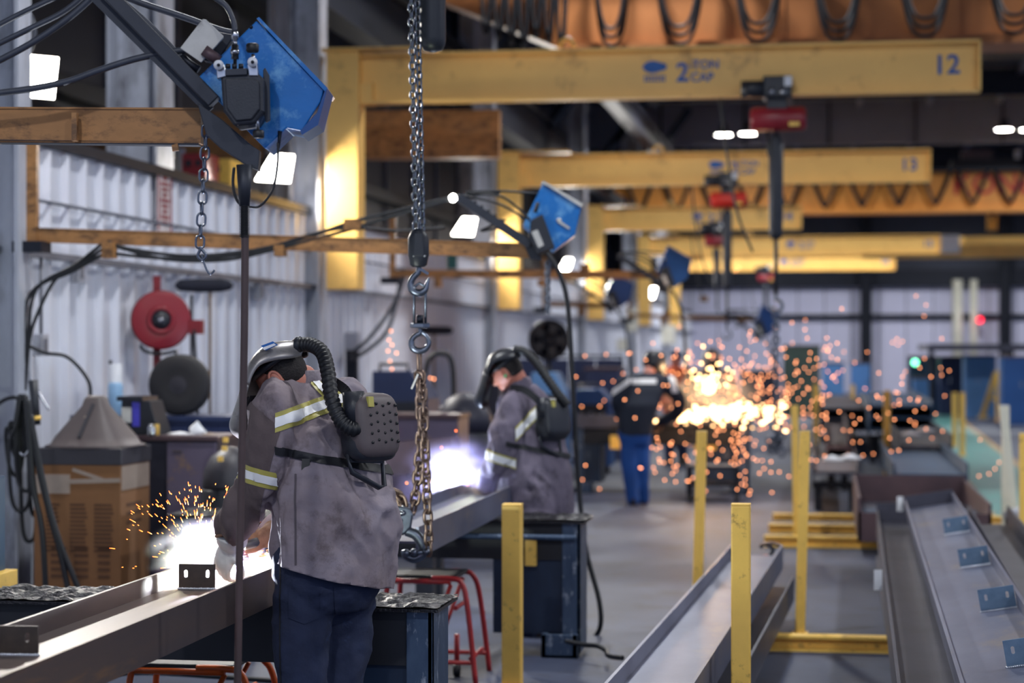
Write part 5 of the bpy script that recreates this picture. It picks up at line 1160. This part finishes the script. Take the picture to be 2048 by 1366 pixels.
part(MB().bar(pd(1963, 838, D_), pd(1992, 745, D_), .1, .1), 'strut', 'post_yellow', t); part(MB().bar(pd(1977, 795, D_), pd(1998, 800, D_), .08, .08), 'rung', 'post_yellow', t); part(bx(1956, 832, 1978, 842, D_, .3), 'foot', 'post_white', t)
def sleeper(u0, u1, vt, vb, label):
    a = pz(u0, vb, 0); D = 1.7*FPX/(vb-HORIZ); h = (vb-vt)*D/FPX*.92; b = py(u1, vb, a.y)
    return solo(MB().hsec((a.x, a.y+.06, h/2), (b.x, a.y+.06, h/2), UP, (0, 1, 0), h, .12, .02, .015), 'rack_sleeper', 'post_yellow', label, 'sleeper', 'yellow floor sleepers')
sleeper(1519, 2120, 1268, 1302, 'near yellow floor sleeper under the beams at lower right')
sleeper(1528, 2100, 1070, 1094, 'yellow sleeper at the open end of the brown trough, nearest of three')
sleeper(1537, 2080, 1047, 1066, 'middle one of the three yellow sleepers by the brown trough')
sleeper(1545, 2060, 1027, 1041, 'farthest of the three yellow sleepers by the brown trough')
def skewbeam(mat, label, uL0, vL0, uL1, vL1, width, zt, fl, y_ext=0, name='steel_beam', group='beams on the right racks', roll=0.):
    # left flange top edge given by two pixels at height zt
    a, b = pz(uL0, vL0, zt), pz(uL1, vL1, zt); d = (b-a).normalized(); s_ = d.cross(UP); a = a-d*y_ext; u_ = UP*math.cos(roll)-s_*math.sin(roll); s_ = s_*math.cos(roll)+UP*math.sin(roll)
    return solo(MB().hsec(a+s_*width/2-u_*fl/2, b+s_*width/2-u_*fl/2, s_, u_, width, fl, .012, .014), name, mat, label, 'beam', group), a, b, d, s_
skewbeam('beam_blue', 'grey channel-like beam with raised edges running towards the camera', 1208, 1366, 1462, 1088, .335, .43, .15, .6)
skewbeam('beam_dark', 'dark beam lying under the grey channel-like beam', 1330, 1366, 1492, 1150, .3, .275, .15, .6)
_, a, b, d, s_ = skewbeam('beam_blue', 'upper beam at lower right carrying blue clip plates', 1920, 1366, 1808, 999, .36, .575, .16, 1.2, roll=.17)
part_b = solo(MB().obox(b+s_*.18-s_.cross(d)*.07, s_*.18, d*.006, s_.cross(d)*.09), 'end_plate', 'beam_dark', 'upright end plate on the far end of the clip beam', 'plate')
ang = math.atan2(d.y, d.x)-math.pi/2
for i, (u, v) in enumerate(((1925, 1078), (1948, 1146), (1992, 1236), (2062, 1350))):
    u_ = d.cross(-s_).normalized(); u_ = u_ if u_.z > 0 else -u_; D0 = 1.19*FPX/(v-HORIZ); f_ = (pd(u, v, D0)-b).dot(d); q = b+d*f_+s_*.265-u_*.074; w_ = .155
    clip(q, w_, .1, 'clip_blue', ('blue clip plate farthest up the right beam', 'second blue clip plate down the right beam', 'third blue clip plate down the right beam', 'blue clip plate nearest the lower right corner')[i], ang, group='blue clips on the beam', frame=(s_, u_))
_, a2, b2_, d2, s2_ = skewbeam('beam_dark', 'lower dark beam left of the clip beam', 1794, 1366, 1753, 1019, .36, .44, .2, 1.2)
solo(MB().obox(b2_+s2_*.18-UP*.05, s2_*.18, d2*.006, UP*.1), 'end_plate', 'beam_dark', 'end plate on the lower dark beam', 'plate')
skewbeam('beam_dark', 'dark beam along the right side of the clip beam', 2075, 1246, 1935, 1010, .3, .52, .3, 1.)
skewbeam('beam_dark', 'narrow bottom beam on the near sleeper under the stack', 1790, 1310, 1752, 1110, .3, .26, .14, 0)
sup = MB(); 
for q in (0.25, .62):
    c = b2_+(a2-b2_)*q; solo(MB().box((c.x+.03, c.y-.06, .0), (c.x+1.1, c.y+.06, .235)), 'support_block', 'stand_black', ('far dark support block under the right beam stack', 'near dark support block under the right beam stack')[q > .3], 'block')
# tags
for u, v, z_, lab in ((1800, 1008, 14.75, 'white paper tag hanging at the upper beam end'), (1756, 1160, 10.85, 'white paper tag low on the dark beam side')):
    c = pd(u, v, z_); o = solo(MB().obox(c, RT*.022, FW*.002, UP*.055), 'paper_tag', 'white_plastic', lab, 'tag')
t = thing('clamp_tool', 'red handled clamp lying on the far end of the grey beam', 'clamp', pz(1540, 1112, .365))
part(MB().bar(pd(1512, 1118, 12.95), pd(1536, 1114, 12.95), .03, .03), 'handle', 'red_tube', t); part(wire([(1536, 1116), (1546, 1098), (1530, 1088), (1520, 1096)], 12.95, .012), 'frame', 'bracket_dark', t); part(wire([(1520, 1090), (1545, 1086), (1562, 1092)], 12.95, .012), 'chain', 'chain_rust', t)
# brown trough
D = 16.2
t = thing('steel_trough', 'purple brown open steel trough behind the clip beam', 'trough', pd(1850, 1100, D))
(x0, y0, z0), (x1, y1, z1) = rect(1716, 1012, 1982, 1096, D, .02)
z0 = .12
part(MB().box((x0, y0, z0), (x1, y0+.02, z1-.06)), 'front_plate', 'beam_brown', t); part(MB().box((x0, y0, z0), (x0+.025, y0+3, z1+.06)), 'side_plate', 'beam_brown', t); part(MB().box((x1-.025, y0, z0), (x1, y0+3., z1+.02)), 'side_plate', 'beam_brown', t)
part(MB().box((x0, y0+2.98, z0), (x1, y0+3.0, z1+.06)), 'back_plate', 'beam_brown', t); part(MB().box((x0+.025, y0+.02, z0), (x1-.025, y0+2.98, z0+.1)), 'floor_plate', 'beam_dark', t)
part(MB().box((x0+.05, y0+.02, z0+.1), (x1-.05, y0+1.2, z1-.12)), 'inner_channel', 'machine_teal', t)
D = 20.5
def stackbox(u0, v0, u1, v1, D, depth, n, mat, label, name='beam_stack'):
    (x0, y0, z0), (x1, y1, z1) = rect(u0, v0, u1, v1, D, depth); h = (z1-z0)/n
    for k in range(n):
        lab = label if n == 1 else f'{("lowest", "middle", "upper", "topmost")[k if k < n-1 else 3]} {label}'
        solo(MB().hsec(((x0+x1)/2, y0, z0+h*(k+.5)), ((x0+x1)/2, y1, z0+h*(k+.5)), (1, 0, 0), UP, x1-x0, h*.96, .03, .02), 'steel_beam', mat, lab, 'beam', 'stacked far beams')
    return x0, y0, z0, x1, y1, z1
def trestle(u0, u1, v, D, depth, label):
    (x0, y0, z0), (x1, y1, z1) = rect(u0, v, u1, v+4, D, depth); t = thing('trestle', label, 'trestle', ((x0+x1)/2, y0, 0), 'low trestles under far beams')
    part(MB().box((x0, y0+.3, z1-.06), (x1, y0+.4, z1)), 'beam', 'stand_black', t); 
    for x in (x0+.02, x1-.1): part(MB().box((x, y0+.3, 0), (x+.08, y0+.4, z1-.06)), 'leg', 'stand_black', t)
    return z1
for u0, v0, u1, v1, D, dep, n, mat, lab in ((1786, 925, 1936, 978, 19.6, 5, 1, 'machine_teal', 'dark blue beam end just behind the brown trough'), (1624, 925, 1718, 968, 20.5, 6, 1, 'beam_dark', 'flat dark beam left of the trough post'), (1652, 862, 1700, 930, 23.5, 7, 1, 'beam_brown', 'brown beam edge rising behind the flat dark beam'),
                                    (1738, 800, 1866, 872, 29, 8, 3, 'machine_teal', 'dark teal beam of the stack by the green lane'), (1640, 806, 1762, 872, 31, 8, 3, 'beam_dark', 'dark beam of the stack behind the far yellow post'), (1800, 868, 1905, 920, 24, 5, 1, 'beam_dark', 'wide dark beam with scraps lying on it')):
    r = stackbox(u0, v0, u1, v1, D, dep, n, mat, lab); trestle(u0, u1, v1, D, .6, 'low trestle under the '+lab.replace('beam of the ', ''))
for u, v, D, lab in ((1665, 921, 20.6, 'white scrap on the flat dark beam'), (1700, 918, 20.8, 'bright folded scrap on the flat dark beam'), (1850, 862, 24.2, 'white paper scrap on the wide dark beam'), (1820, 870, 24.1, 'grey crumpled scrap on the wide dark beam')):
    rag(u, v, D, .11, .05, lab)
# hanging roll near the right white posts
t = thing('hose_roll', 'grey roll strapped to the leaning white post', 'roll', pd(2034, 1060, 16.3)); c = pd(2034, 1045, 16.25)
part(MB().lathe([(.05, -.07), (.115, -.07), (.12, 0), (.115, .07), (.05, .07)], c, RT*.9+UP*.3, 20), 'roll', 'col_grey', t); part(MB().cyl(c-RT*.09, c+RT*.09, .04, 12), 'core', 'dark_steel', t)

# ---------------------------------------------------------------- far stand of the grinding man and its surroundings
st3 = stand('welding_stand', pd(1146, 0, 23.2).x, pd(1500, 0, 23.2).x, pd(1300, 0, 23.2).y, .8, 'dark long stand where the jacketed worker grinds', .7)
part(bx(1220, 872, 1250, 898, 23.15, .1), 'yellow_tab', 'post_yellow', st3); part(bx(1388, 876, 1432, 900, 23.15, .1), 'yellow_tab', 'post_yellow', st3)
solo(MB().hsec(pd(1146, 842, 23.4), pd(1500, 846, 23.4), FW, UP, .3, .14, .02, .02), 'steel_beam', 'beam_dark', 'dark beam lying across the grinding stand', 'beam')
c = pd(1430, 1005, 21.9); t = thing('tool_cart', 'small dark rolling cart under the spark burst', 'cart', (c.x, c.y, 0))
(x0, y0, z0), (x1, y1, z1) = rect(1372, 932, 1476, 1000, 21.9, .5)
part(MB().box((x0, y0, z1-.03), (x1, y1, z1)), 'top', 'dark_steel', t); part(MB().box((x0, y0, .18), (x1, y1, .21)), 'shelf', 'dark_steel', t)
for x in (x0, x1-.04):
    for y in (y0, y1-.04): part(MB().box((x, y, .08), (x+.04, y+.04, z1-.03)), 'leg', 'dark_steel', t); part(MB().cyl((x+.005, y+.02, .04), (x+.035, y+.02, .04), .04, 12), 'caster', 'black_rubber', t)
# pedestal fan
D = 26; c = pd(1098, 680, D); t = thing('pedestal_fan', 'round dark pedestal fan behind the second welder', 'fan', (c.x, c.y, 0)); r_ = .24
part(MB().tube([c+RT*(r_*math.cos(q))+UP*(r_*math.sin(q)) for q in [2*math.pi*i/24 for i in range(24)]], .03, 8, closed=True), 'guard_ring', 'black_plastic', t)
for i in range(5):
    q = 2*math.pi*i/5; a = RT*math.cos(q)+UP*math.sin(q); b = -RT*math.sin(q)+UP*math.cos(q); part(MB().prism([c+a*.04-b*.03, c+a*.2-b*.08, c+a*.22+b*.05, c+a*.05+b*.04], FW*.02), 'blade', 'black_plastic', t)
part(MB().cyl(c+FW*.12, c+FW*.13, r_*.97, 24), 'mesh_guard', 'dark_steel', t); part(MB().cyl(c-FW*.03, c+FW*.2, .09, 14), 'motor', 'black_plastic', t); part(MB().tube([c+FW*.1, Vector((c.x, c.y+.1, .04))], .03, 8), 'stem', 'dark_steel', t); part(MB().lathe([(.3, 0), (.3, .02), (.04, .06)], (c.x, c.y+.1, 0), UP, 20), 'base', 'black_plastic', t)
# second station clutter: carton hoods, cabinets, machines behind the chain
def cabinet(u0, v0, u1, v1, D, mat, label, name='steel_cabinet', cat='cabinet', depth=.5, led=False, doors=2):
    (x0, y0, z0), (x1, y1, z1) = rect(u0, v0, u1, v1, D, depth); t = thing(name, label, cat, ((x0+x1)/2, y0+depth/2, 0))
    part(MB().box((x0, y0, 0), (x1, y1, z1-.04)), 'body', mat, t, .008); part(MB().box((x0-.015, y0-.02, z1-.04), (x1+.015, y1, z1)), 'top', 'beam_brown', t, .004)
    for k in range(doors):
        xa, xb = x0+(x1-x0)*k/doors+.015, x0+(x1-x0)*(k+1)/doors-.015; dd = part(MB().box((xa, y0-.012, .1), (xb, y0, z1-.07)), 'door', mat, t, .003); part(MB().box((xb-.06, y0-.03, z1*.55), (xb-.04, y0-.012, z1*.55+.12)), 'handle', 'chrome', dd)
    if led: part(MB().box((x0+.05, y0-.02, z1-.16), (x0+.16, y0-.013, z1-.13)), 'display', 'led_red', t)
    return t
cabinet(752, 828, 918, 1010, 16.5, 'cabinet_purple', 'purple grey cabinet with a red display behind the chain sling', led=True)
def welder_box(u0, v0, u1, v1, D, mat, label, on_floor=True):
    (x0, y0, z0), (x1, y1, z1) = rect(u0, v0, u1, v1, D, .6); t = thing('welding_machine', label, 'machine', ((x0+x1)/2, y0+.3, 0 if on_floor else z0)); zb = .1 if on_floor else z0
    part(MB().prism([(x0, y0, zb), (x1, y0, zb), (x1, y0, z1-(z1-zb)*.18), (x1-(x1-x0)*.3, y0, z1), (x0, y0, z1)], (0, .6, 0)), 'case', mat, t, .01)
    part(MB().box((x0+.05, y0-.015, z1-(z1-zb)*.45), (x1-.06, y0, z1-(z1-zb)*.2)), 'control_panel', 'black_plastic', t)
    for k in range(3): part(MB().cyl((x0+.1+k*(x1-x0-.2)/2, y0-.035, z1-(z1-zb)*.32), (x0+.1+k*(x1-x0-.2)/2, y0-.015, z1-(z1-zb)*.32), .025, 10), 'knob', 'chrome', t)
    part(MB().tube([(x0+.05, y0+.1, z1), (x0+.05, y0+.1, z1+.06), (x1-.2, y0+.1, z1+.06), (x1-.2, y0+.1, z1)], .015, 6), 'handle', 'black_plastic', t)
    if on_floor:
        for x in (x0+.06, x1-.06): part(MB().cyl((x-.03, y0+.1, .08), (x+.03, y0+.1, .08), .08, 14), 'wheel', 'black_rubber', t)
welder_box(742, 742, 856, 826, 18, 'navy', 'navy welding machine behind the nearest welder pack')
welder_box(1146, 778, 1222, 840, 27, 'machine_blue', 'blue welding machine behind the second feeder hose')
welder_box(1062, 745, 1130, 840, 24, 'machine_pale_blue', 'pale blue machine just behind the second welder pack')
c = pd(930, 860, 17.5); t = thing('fume_drum', 'dark purple domed drum behind the second arc', 'drum', (c.x, c.y, 0))
part(MB().lathe([(.25, 0), (.26, .01), (.26, .95), (.25, .96)], (c.x, c.y, 0), UP, 24), 'body', 'stand_black', t); part(MB().lathe([(.25, .96), (.24, 1.1), (.17, 1.24), (.06, 1.3), (.01, 1.31)], (c.x, c.y, 0), UP, 24), 'dome', 'cabinet_dark', t)
t = thing('shop_chair', 'dark curved chair back behind the chain sling', 'chair', pd(880, 1000, 19)); c = pd(880, 720, 19)
part(MB().tube(smooth_path([pd(850, 820, 19), pd(852, 740, 19), pd(866, 710, 19), pd(895, 710, 19), pd(906, 740, 19), pd(908, 820, 19)]), .025, 8), 'back_frame', 'black_rubber', t); part(bx(848, 815, 910, 826, 19, .45), 'seat', 'black_plastic', t)
for u in (852, 906): 
    q = pd(u, 826, 19); part(MB().tube([q, Vector((q.x, q.y, 0))], .02, 6), 'leg', 'dark_steel', t); part(MB().tube([q+V(0, .4, 0), Vector((q.x, q.y+.4, 0))], .02, 6), 'leg', 'dark_steel', t)
solo(MB().hsec((pd(640, 0, 13.6).x, 13.4, .9), (pd(892, 0, 13.6).x, 13.75, .96), V(0, 1, 0), UP, .3, .22, .012, .014), 'steel_beam', 'beam_brown', 'brown steel beam crossing behind the nearest welder', 'beam')
for u in (680, 860):
    q = pd(u, 0, 13.6); solo(MB().box((q.x-.06, q.y-.2, 0), (q.x+.06, q.y-.1, .8)).box((q.x-.06, q.y+.1, 0), (q.x+.06, q.y+.2, .8)).box((q.x-.06, q.y-.2, .74), (q.x+.06, q.y+.2, .8)), 'trestle', 'stand_black', ('left trestle under the brown crossing beam', 'right trestle under the brown crossing beam')[u > 700], 'trestle')
# wall gear: pole lamp post, hoses, broom and boxes along the partition
t = thing('disconnect_switch', 'grey switch box with dark handle on the column behind the hose', 'switch', px(702, 790, -4.9))
D = dX(702, -4.9); part(bx(688, 665, 716, 700, D, .12), 'box', 'col_grey', t, .008); part(bx(690, 700, 714, 770, D+.02, .1), 'lower_box', 'dark_steel', t, .008); part(MB().tube([pd(702, 770, D+.05), pd(702, 900, D+.05)], .025, 8), 'conduit', 'dark_steel', t)
t = thing('cable_bundle', 'black hoses sagging from the third boom down to the switch box', 'cable', pd(720, 720, 19.4))
for pts in ([(808, 556, 22.3), (792, 600, 21.8), (760, 650, 21.3), (725, 690, 21.), (694, 712, 20.7)], [(802, 556, 22.3), (778, 655, 21.5), (735, 700, 21.), (694, 722, 20.7)]): part(wire(pts, 19.4, .022), 'hose', 'dark_steel', t)
D = dX(868, -4.78); t = thing('push_broom', 'dark broom head hung on the wall beside the swivel hook', 'broom', pd(868, 760, D)); part(MB().loft([[pd(u, 661, D)+UP*(k*D/4000*math.cos(a))+FW*(.06*math.sin(a)) for a in [2*math.pi*i/12 for i in range(12)]] for u, k in ((826, 3), (832, 8), (868, 9), (900, 8), (906, 3))]), 'brush_head', 'brush', t); part(MB().tube([pd(868, 668, D), pd(868, 860, D)], .015, 6), 'handle', 'wood_pallet', t)
D = dX(903, -4.9); t = thing('wall_sign', 'small green and white sign under the second boom', 'sign', pd(903, 545, D)); part(bx(894, 508, 914, 545, D, .03), 'board', 'lane_green', t); part(bx(894, 538, 914, 545, D-.01, .02), 'stripe', 'white_plastic', t)
for i, (u, v, w_, h) in enumerate(((1262, 640, 14, 50), (1330, 670, 22, 40), (1244, 690, 12, 26))):
    D = dX(u, -4.85); t = thing('wall_cabinet', ('tall pale cabinet on the far partition', 'wide pale cabinet on the far partition', 'small pale cabinet on the far partition')[i], 'cabinet', pd(u, v+h/2, D)); part(bx(u-w_, v-h/2, u+w_, v+h/2, D, .2), 'box', 'offwhite_plate', t, .01); part(bx(u-w_*.8, v-h*.4, u+w_*.8, v+h*.4, D-.01, .02), 'door', 'post_white', t)
# dark clutter under the far booms
for u0, v0, u1, v1, D, mat, lab, nm, cat in ((1168, 735, 1238, 850, 30, 'navy', 'navy cabinet left of the grinding worker', 'steel_cabinet', 'cabinet'), (1480, 740, 1560, 800, 48, 'cabinet_dark', 'dark low cabinet behind the spark burst', 'steel_cabinet', 'cabinet'), (965, 760, 1000, 860, 22, 'cabinet_dark', 'dark cabinet behind the second welder arms', 'steel_cabinet', 'cabinet'),
                                        (1566, 690, 1640, 790, 50, 'machine_green', 'dark green press machine right of the sparks', 'press_machine', 'machine'), (1645, 725, 1688, 800, 52, 'machine_pale_blue', 'pale blue machine left of the far dark column', 'press_machine', 'machine'), (1702, 725, 1740, 800, 54, 'machine_pale_blue', 'pale blue machine right below the far dark column', 'press_machine', 'machine'),
                                        (1818, 712, 1880, 792, 52, 'machine_teal', 'dark teal control machine beside the lane end', 'press_machine', 'machine'), (1828, 755, 1866, 792, 51, 'machine_pale_blue', 'pale blue box in front of the teal machine', 'press_machine', 'machine'), (1930, 710, 1992, 802, 48, 'machine_pale_blue', 'tall pale blue panel machine by the A-frame', 'press_machine', 'machine'), (2006, 712, 2090, 840, 44, 'machine_blue', 'blue machine at the right edge behind the white posts', 'press_machine', 'machine'), (1880, 712, 1930, 805, 50, 'navy', 'navy cabinet between the two pale blue machines', 'press_machine', 'machine')):
    cabinet(u0, v0, u1, v1, D, mat, lab, nm, cat, 1., doors=1 if u1-u0 < 50 else 2)
t = thing('machine_canopy', 'long dark canopy roof over the far blue machines', 'canopy', pd(1950, 700, 47)); (x0, y0, z0), (x1, y1, z1) = rect(1856, 688, 2120, 702, 46.5, 5)
part(MB().box((x0, y0, z0), (x1, y1, z1)), 'roof', 'beam_dark', t)
for x in (x0+.1, (x0+x1)/2+.4, x1-.1): part(MB().box((x-.06, y0+.1, 0), (x+.06, y0+.22, z0)), 'post', 'dark_steel', t)
t = thing('signal_lamp', 'small green signal lamp on the far teal machine', 'lamp', pd(1830, 730, 51.9)); part(MB().ell(pd(1830, 725, 51.82), RT*.07, FW*.05, UP*.07), 'globe', 'led_green', t); part(bx(1826, 720, 1834, 730, 51.85, .12), 'base', 'black_plastic', t)
t = thing('exit_lamp', 'tiny red lamp on the far wall', 'lamp', pd(1960, 645, 73.5)); part(MB().ell(pd(1960, 640, 73.5), RT*.1, FW*.1, UP*.1), 'globe', 'led_red', t); part(bx(1957, 636, 1963, 646, 73.55, .4), 'base', 'black_plastic', t)
t = thing('welding_screen', 'dark navy welding screen behind the second welder', 'screen', pd(1120, 850, 31)); (x0, y0, z0), (x1, y1, z1) = rect(1030, 712, 1246, 850, 31, .05)
for k in range(4): part(MB().box((x0+(x1-x0)*k/4+.01, y0, .25), (x0+(x1-x0)*(k+1)/4-.01, y0+.02, z1-.05)), 'curtain_panel', 'navy', t)
part(MB().tube([(x0, y0+.01, 0), (x0, y0+.01, z1), (x1, y0+.01, z1), (x1, y0+.01, 0)], .025, 6), 'frame', 'dark_steel', t)
# hose on the floor by the second stand
solo(wire([(1090, 1272, 11.0), (1160, 1288, 10.9), (1195, 1292, 10.8), (1212, 1302, 10.75), (1218, 1312, 10.6), (1245, 1316, 10.5)], 11, .014, 6, 8), 'floor_hose', 'black_rubber', 'black hose curling on the floor beside the second stand', 'hose')
solo(MB().tube(smooth_path([Vector((*pz(u, v, .012).xy, .012)) for u, v in ((200, 1350), (300, 1345), (420, 1352), (560, 1362))]), .012, 8), 'floor_hose', 'black_rubber', 'black hose on the floor under the nearest stand', 'hose')
# ---------------------------------------------------------------- arcs, fume and sparks
def fume(name, c, ax, ay, az, dens, col, label, seed):
    m = bpy.data.materials.new(name); m.use_nodes = True; nt = m.node_tree; N, L = nt.nodes, nt.links
    for n in list(N):
        if n.type == 'BSDF_PRINCIPLED': N.remove(n)
    vol = N.new('ShaderNodeVolumeScatter'); vol.inputs['Color'].default_value = (*col, 1); vol.inputs['Anisotropy'].default_value = .2
    tc = N.new('ShaderNodeTexCoord'); nz = N.new('ShaderNodeTexNoise'); nz.inputs['Scale'].default_value = 2.2; nz.inputs['Detail'].default_value = 4; nz.noise_dimensions = '4D'; nz.inputs['W'].default_value = seed
    L.new(tc.outputs['Object'], nz.inputs['Vector'])
    ln = N.new('ShaderNodeVectorMath'); ln.operation = 'LENGTH'; L.new(tc.outputs['Object'], ln.inputs[0])
    fall = N.new('ShaderNodeMapRange'); fall.inputs['From Min'].default_value = 1.; fall.inputs['From Max'].default_value = .1; fall.interpolation_type = 'SMOOTHSTEP'; L.new(ln.outputs['Value'], fall.inputs[0])
    mr = N.new('ShaderNodeMapRange'); mr.inputs['From Min'].default_value = .38; mr.inputs['From Max'].default_value = .7; L.new(nz.outputs['Fac'], mr.inputs[0])
    mu = N.new('ShaderNodeMath'); mu.operation = 'MULTIPLY'; L.new(fall.outputs[0], mu.inputs[0]); L.new(mr.outputs[0], mu.inputs[1])
    m2 = N.new('ShaderNodeMath'); m2.operation = 'MULTIPLY'; L.new(mu.outputs[0], m2.inputs[0]); m2.inputs[1].default_value = dens; L.new(m2.outputs[0], vol.inputs['Density'])
    L.new(vol.outputs[0], N['Material Output'].inputs['Volume'])
    me = MB().ell((0, 0, 0), V(1, 0, 0), V(0, 1, 0), V(0, 0, 1), 20, 14).mesh(name); me.materials.append(m)
    o = bpy.data.objects.new(name, me); COL.objects.link(o)
    mt = Matrix((ax, ay, az)).transposed().to_4x4(); mt.translation = c; o.matrix_world = mt
    tag(o, label, 'smoke', None, 'stuff'); return o
def arc(c, r, energy, col, label, off=Vector((0, 0, 0))):
    c = Vector(c); t = thing('welding_arc', label, 'arc', c)
    part(MB().ell(c, RT*r, FW*r, UP*r, 10, 8), 'arc_core', 'arc', t)
    ld = bpy.data.lights.new('arc_light', 'POINT'); ld.energy = energy; ld.color = col; ld.shadow_soft_size = r*1.3
    o = bpy.data.objects.new('arc_light', ld); COL.objects.link(o); o.parent = t; o.location = off
    return t
A1P = T1(444, 1136, .3)
arc(A1P, .012, 95, (.72, .74, 1), 'white hot welding arc behind the clip plate', UP*.03)
fume('weld_fume', A1P+UP*.05-RT*.06, RT*.25, FW*.16, UP*.15, 34, (.66, .56, 1), 'pale violet weld fume around the nearest arc', 1.3)
A2P = pd(908, 982, 11.75)
arc(A2P, .02, 36, (.55, .62, 1), 'blue white welding arc of the second welder', UP*.03)
fume('weld_fume', A2P+UP*.06+RT*.04, RT*.42, FW*.25, UP*.3, 9, (.62, .52, 1), 'violet weld fume around the second arc', 4.1)
rnd = random.Random(11)
def streaks(name, o, n, spread, mat, label, lo, hi, th):
    mb = MB()
    for i in range(n):
        d = spread(); l = lo+(hi-lo)*rnd.random()**2; s_ = d.length; p = o+d; q = p+d.normalized()*l+UP*-.1*l
        mb.tube([p, (p+q)/2, q], [th*.5, th, th*.6], 4)
    return solo(mb, name, mat, label, 'sparks', None, 0, 'stuff')
def sp1():
    a = rnd.gauss(1.75, .55); r = .05+.31*rnd.random()**.9; return RT*math.cos(a)*r*1.0+UP*math.sin(a)*r*.85+FW*rnd.uniform(-.12, .12)
streaks('weld_sparks', T1(405, 1135, .3), 240, sp1, 'spark_hot', 'orange spark streaks flying up from the nearest arc', .006, .03, .0016)
def sp1b(): return RT*(rnd.uniform(.02, .17))+UP*rnd.uniform(-.03, .06)+FW*rnd.uniform(-.15, .05)
streaks('weld_sparks', T1(450, 1130, .3), 45, sp1b, 'spark_hot', 'orange spark streaks skimming right along the beam', .006, .035, .0016)
def sp2(): return RT*rnd.gauss(-.05, .12)+UP*abs(rnd.gauss(.05, .12))+FW*rnd.uniform(-.2, .2)
mb = MB()
for i in range(22):
    p = A2P+sp2(); mb.ell(p, RT*.005, FW*.005, UP*.005, 6, 4)
solo(mb, 'weld_sparks', 'spark_hot', 'small glowing sparks above the second arc', 'sparks', None, 0, 'stuff')
mb = MB()
for u, v in ((782, 662), (778, 680), (784, 690), (776, 702), (793, 706), (780, 722), (784, 738), (779, 755), (782, 768), (861, 756), (868, 758), (858, 775)): mb.ell(pd(u, v, 20), RT*.009, FW*.009, UP*.009, 6, 4)
solo(mb, 'weld_sparks', 'spark_bokeh', 'cluster of warm sparks on the wall side behind the chain', 'sparks', None, 0, 'stuff')
# grinder burst: hot core stream and drifting sparks
G = pd(1300, 848, 22.3); mb = MB()
for i in range(260):
    f_ = rnd.random(); x = 1.5*f_**1.1+.02; y = .35*x*rnd.gauss(0, .25); zz = .06*math.sin(f_*3)+x*.13*rnd.gauss(.35, .5)
    r = .007+.011*rnd.random(); mb.ell(G+RT*x+FW*y+UP*(zz+.02), RT*r*1.6, FW*r, UP*r, 6, 4)
for i in range(60):
    a = rnd.gauss(1.57, .9); q = abs(rnd.gauss(0, .16)); mb.ell(pd(1418, 775, 22.3)+RT*math.cos(a)*q+UP*math.sin(a)*q+FW*rnd.uniform(-.2, .2), RT*.013, FW*.013, UP*.013, 6, 4)
solo(mb, 'grinding_sparks', 'spark_core', 'dense white orange stream of grinding sparks at the far stand', 'sparks', None, 0, 'stuff')
mb = MB()
def blob(u, v, D, r=.0085): mb.ell(pd(u, v, D), RT*r, FW*r, UP*r, 8, 6)
for i in range(420):
    u = 1440+abs(rnd.gauss(0, 120))*(1 if rnd.random() < .68 else -.75); v = 800+rnd.gauss(0, 62)-(10 if u > 1500 else 0); blob(u, v, 22.3+rnd.uniform(-1.5, 3))
for i in range(70): blob(rnd.uniform(1600, 1900), rnd.gauss(800, 75), 22+rnd.uniform(-2, 4))
for i in range(60): blob(rnd.uniform(1300, 1560), rnd.uniform(880, 985), 21.5+rnd.uniform(-1.5, 1))
for i in range(26): blob(rnd.uniform(1150, 1330), rnd.uniform(700, 1010), 21+rnd.uniform(-2, 3))
for u, v in ((1478, 535), (1472, 542), (1848, 632), (1832, 592), (1852, 610), (1785, 685), (1796, 690), (1998, 925), (1990, 938), (1978, 948), (1958, 952), (1960, 880), (1885, 862), (1852, 858), (965, 850), (1160, 983), (1220, 1010), (1155, 900)): blob(u, v, 24)
solo(mb, 'grinding_sparks', 'spark_bokeh', 'orange sparks scattered around the grinding burst', 'sparks', None, 0, 'stuff')
lt = thing('spark_glow', 'warm glow of the grinding contact at the far stand', 'sparks', pd(1418, 775, 22.2)); part(MB().ell(pd(1418, 775, 22.2), RT*.07, FW*.06, UP*.07, 12, 8), 'hot_spot', 'spark_core', lt)
ld = bpy.data.lights.new('glow_light', 'POINT'); ld.energy = 30; ld.color = (1, .62, .3); ld.shadow_soft_size = .15; o = bpy.data.objects.new('glow_light', ld); COL.objects.link(o); o.parent = lt; o.location = (0, -.3, .05)
fume('weld_fume', pd(1420, 790, 22.4), RT*.7, FW*.5, UP*.35, 3., (1, .9, .8), 'thin warm haze around the grinding sparks', 7.7)
bpy.data.scenes.remove(TMP)
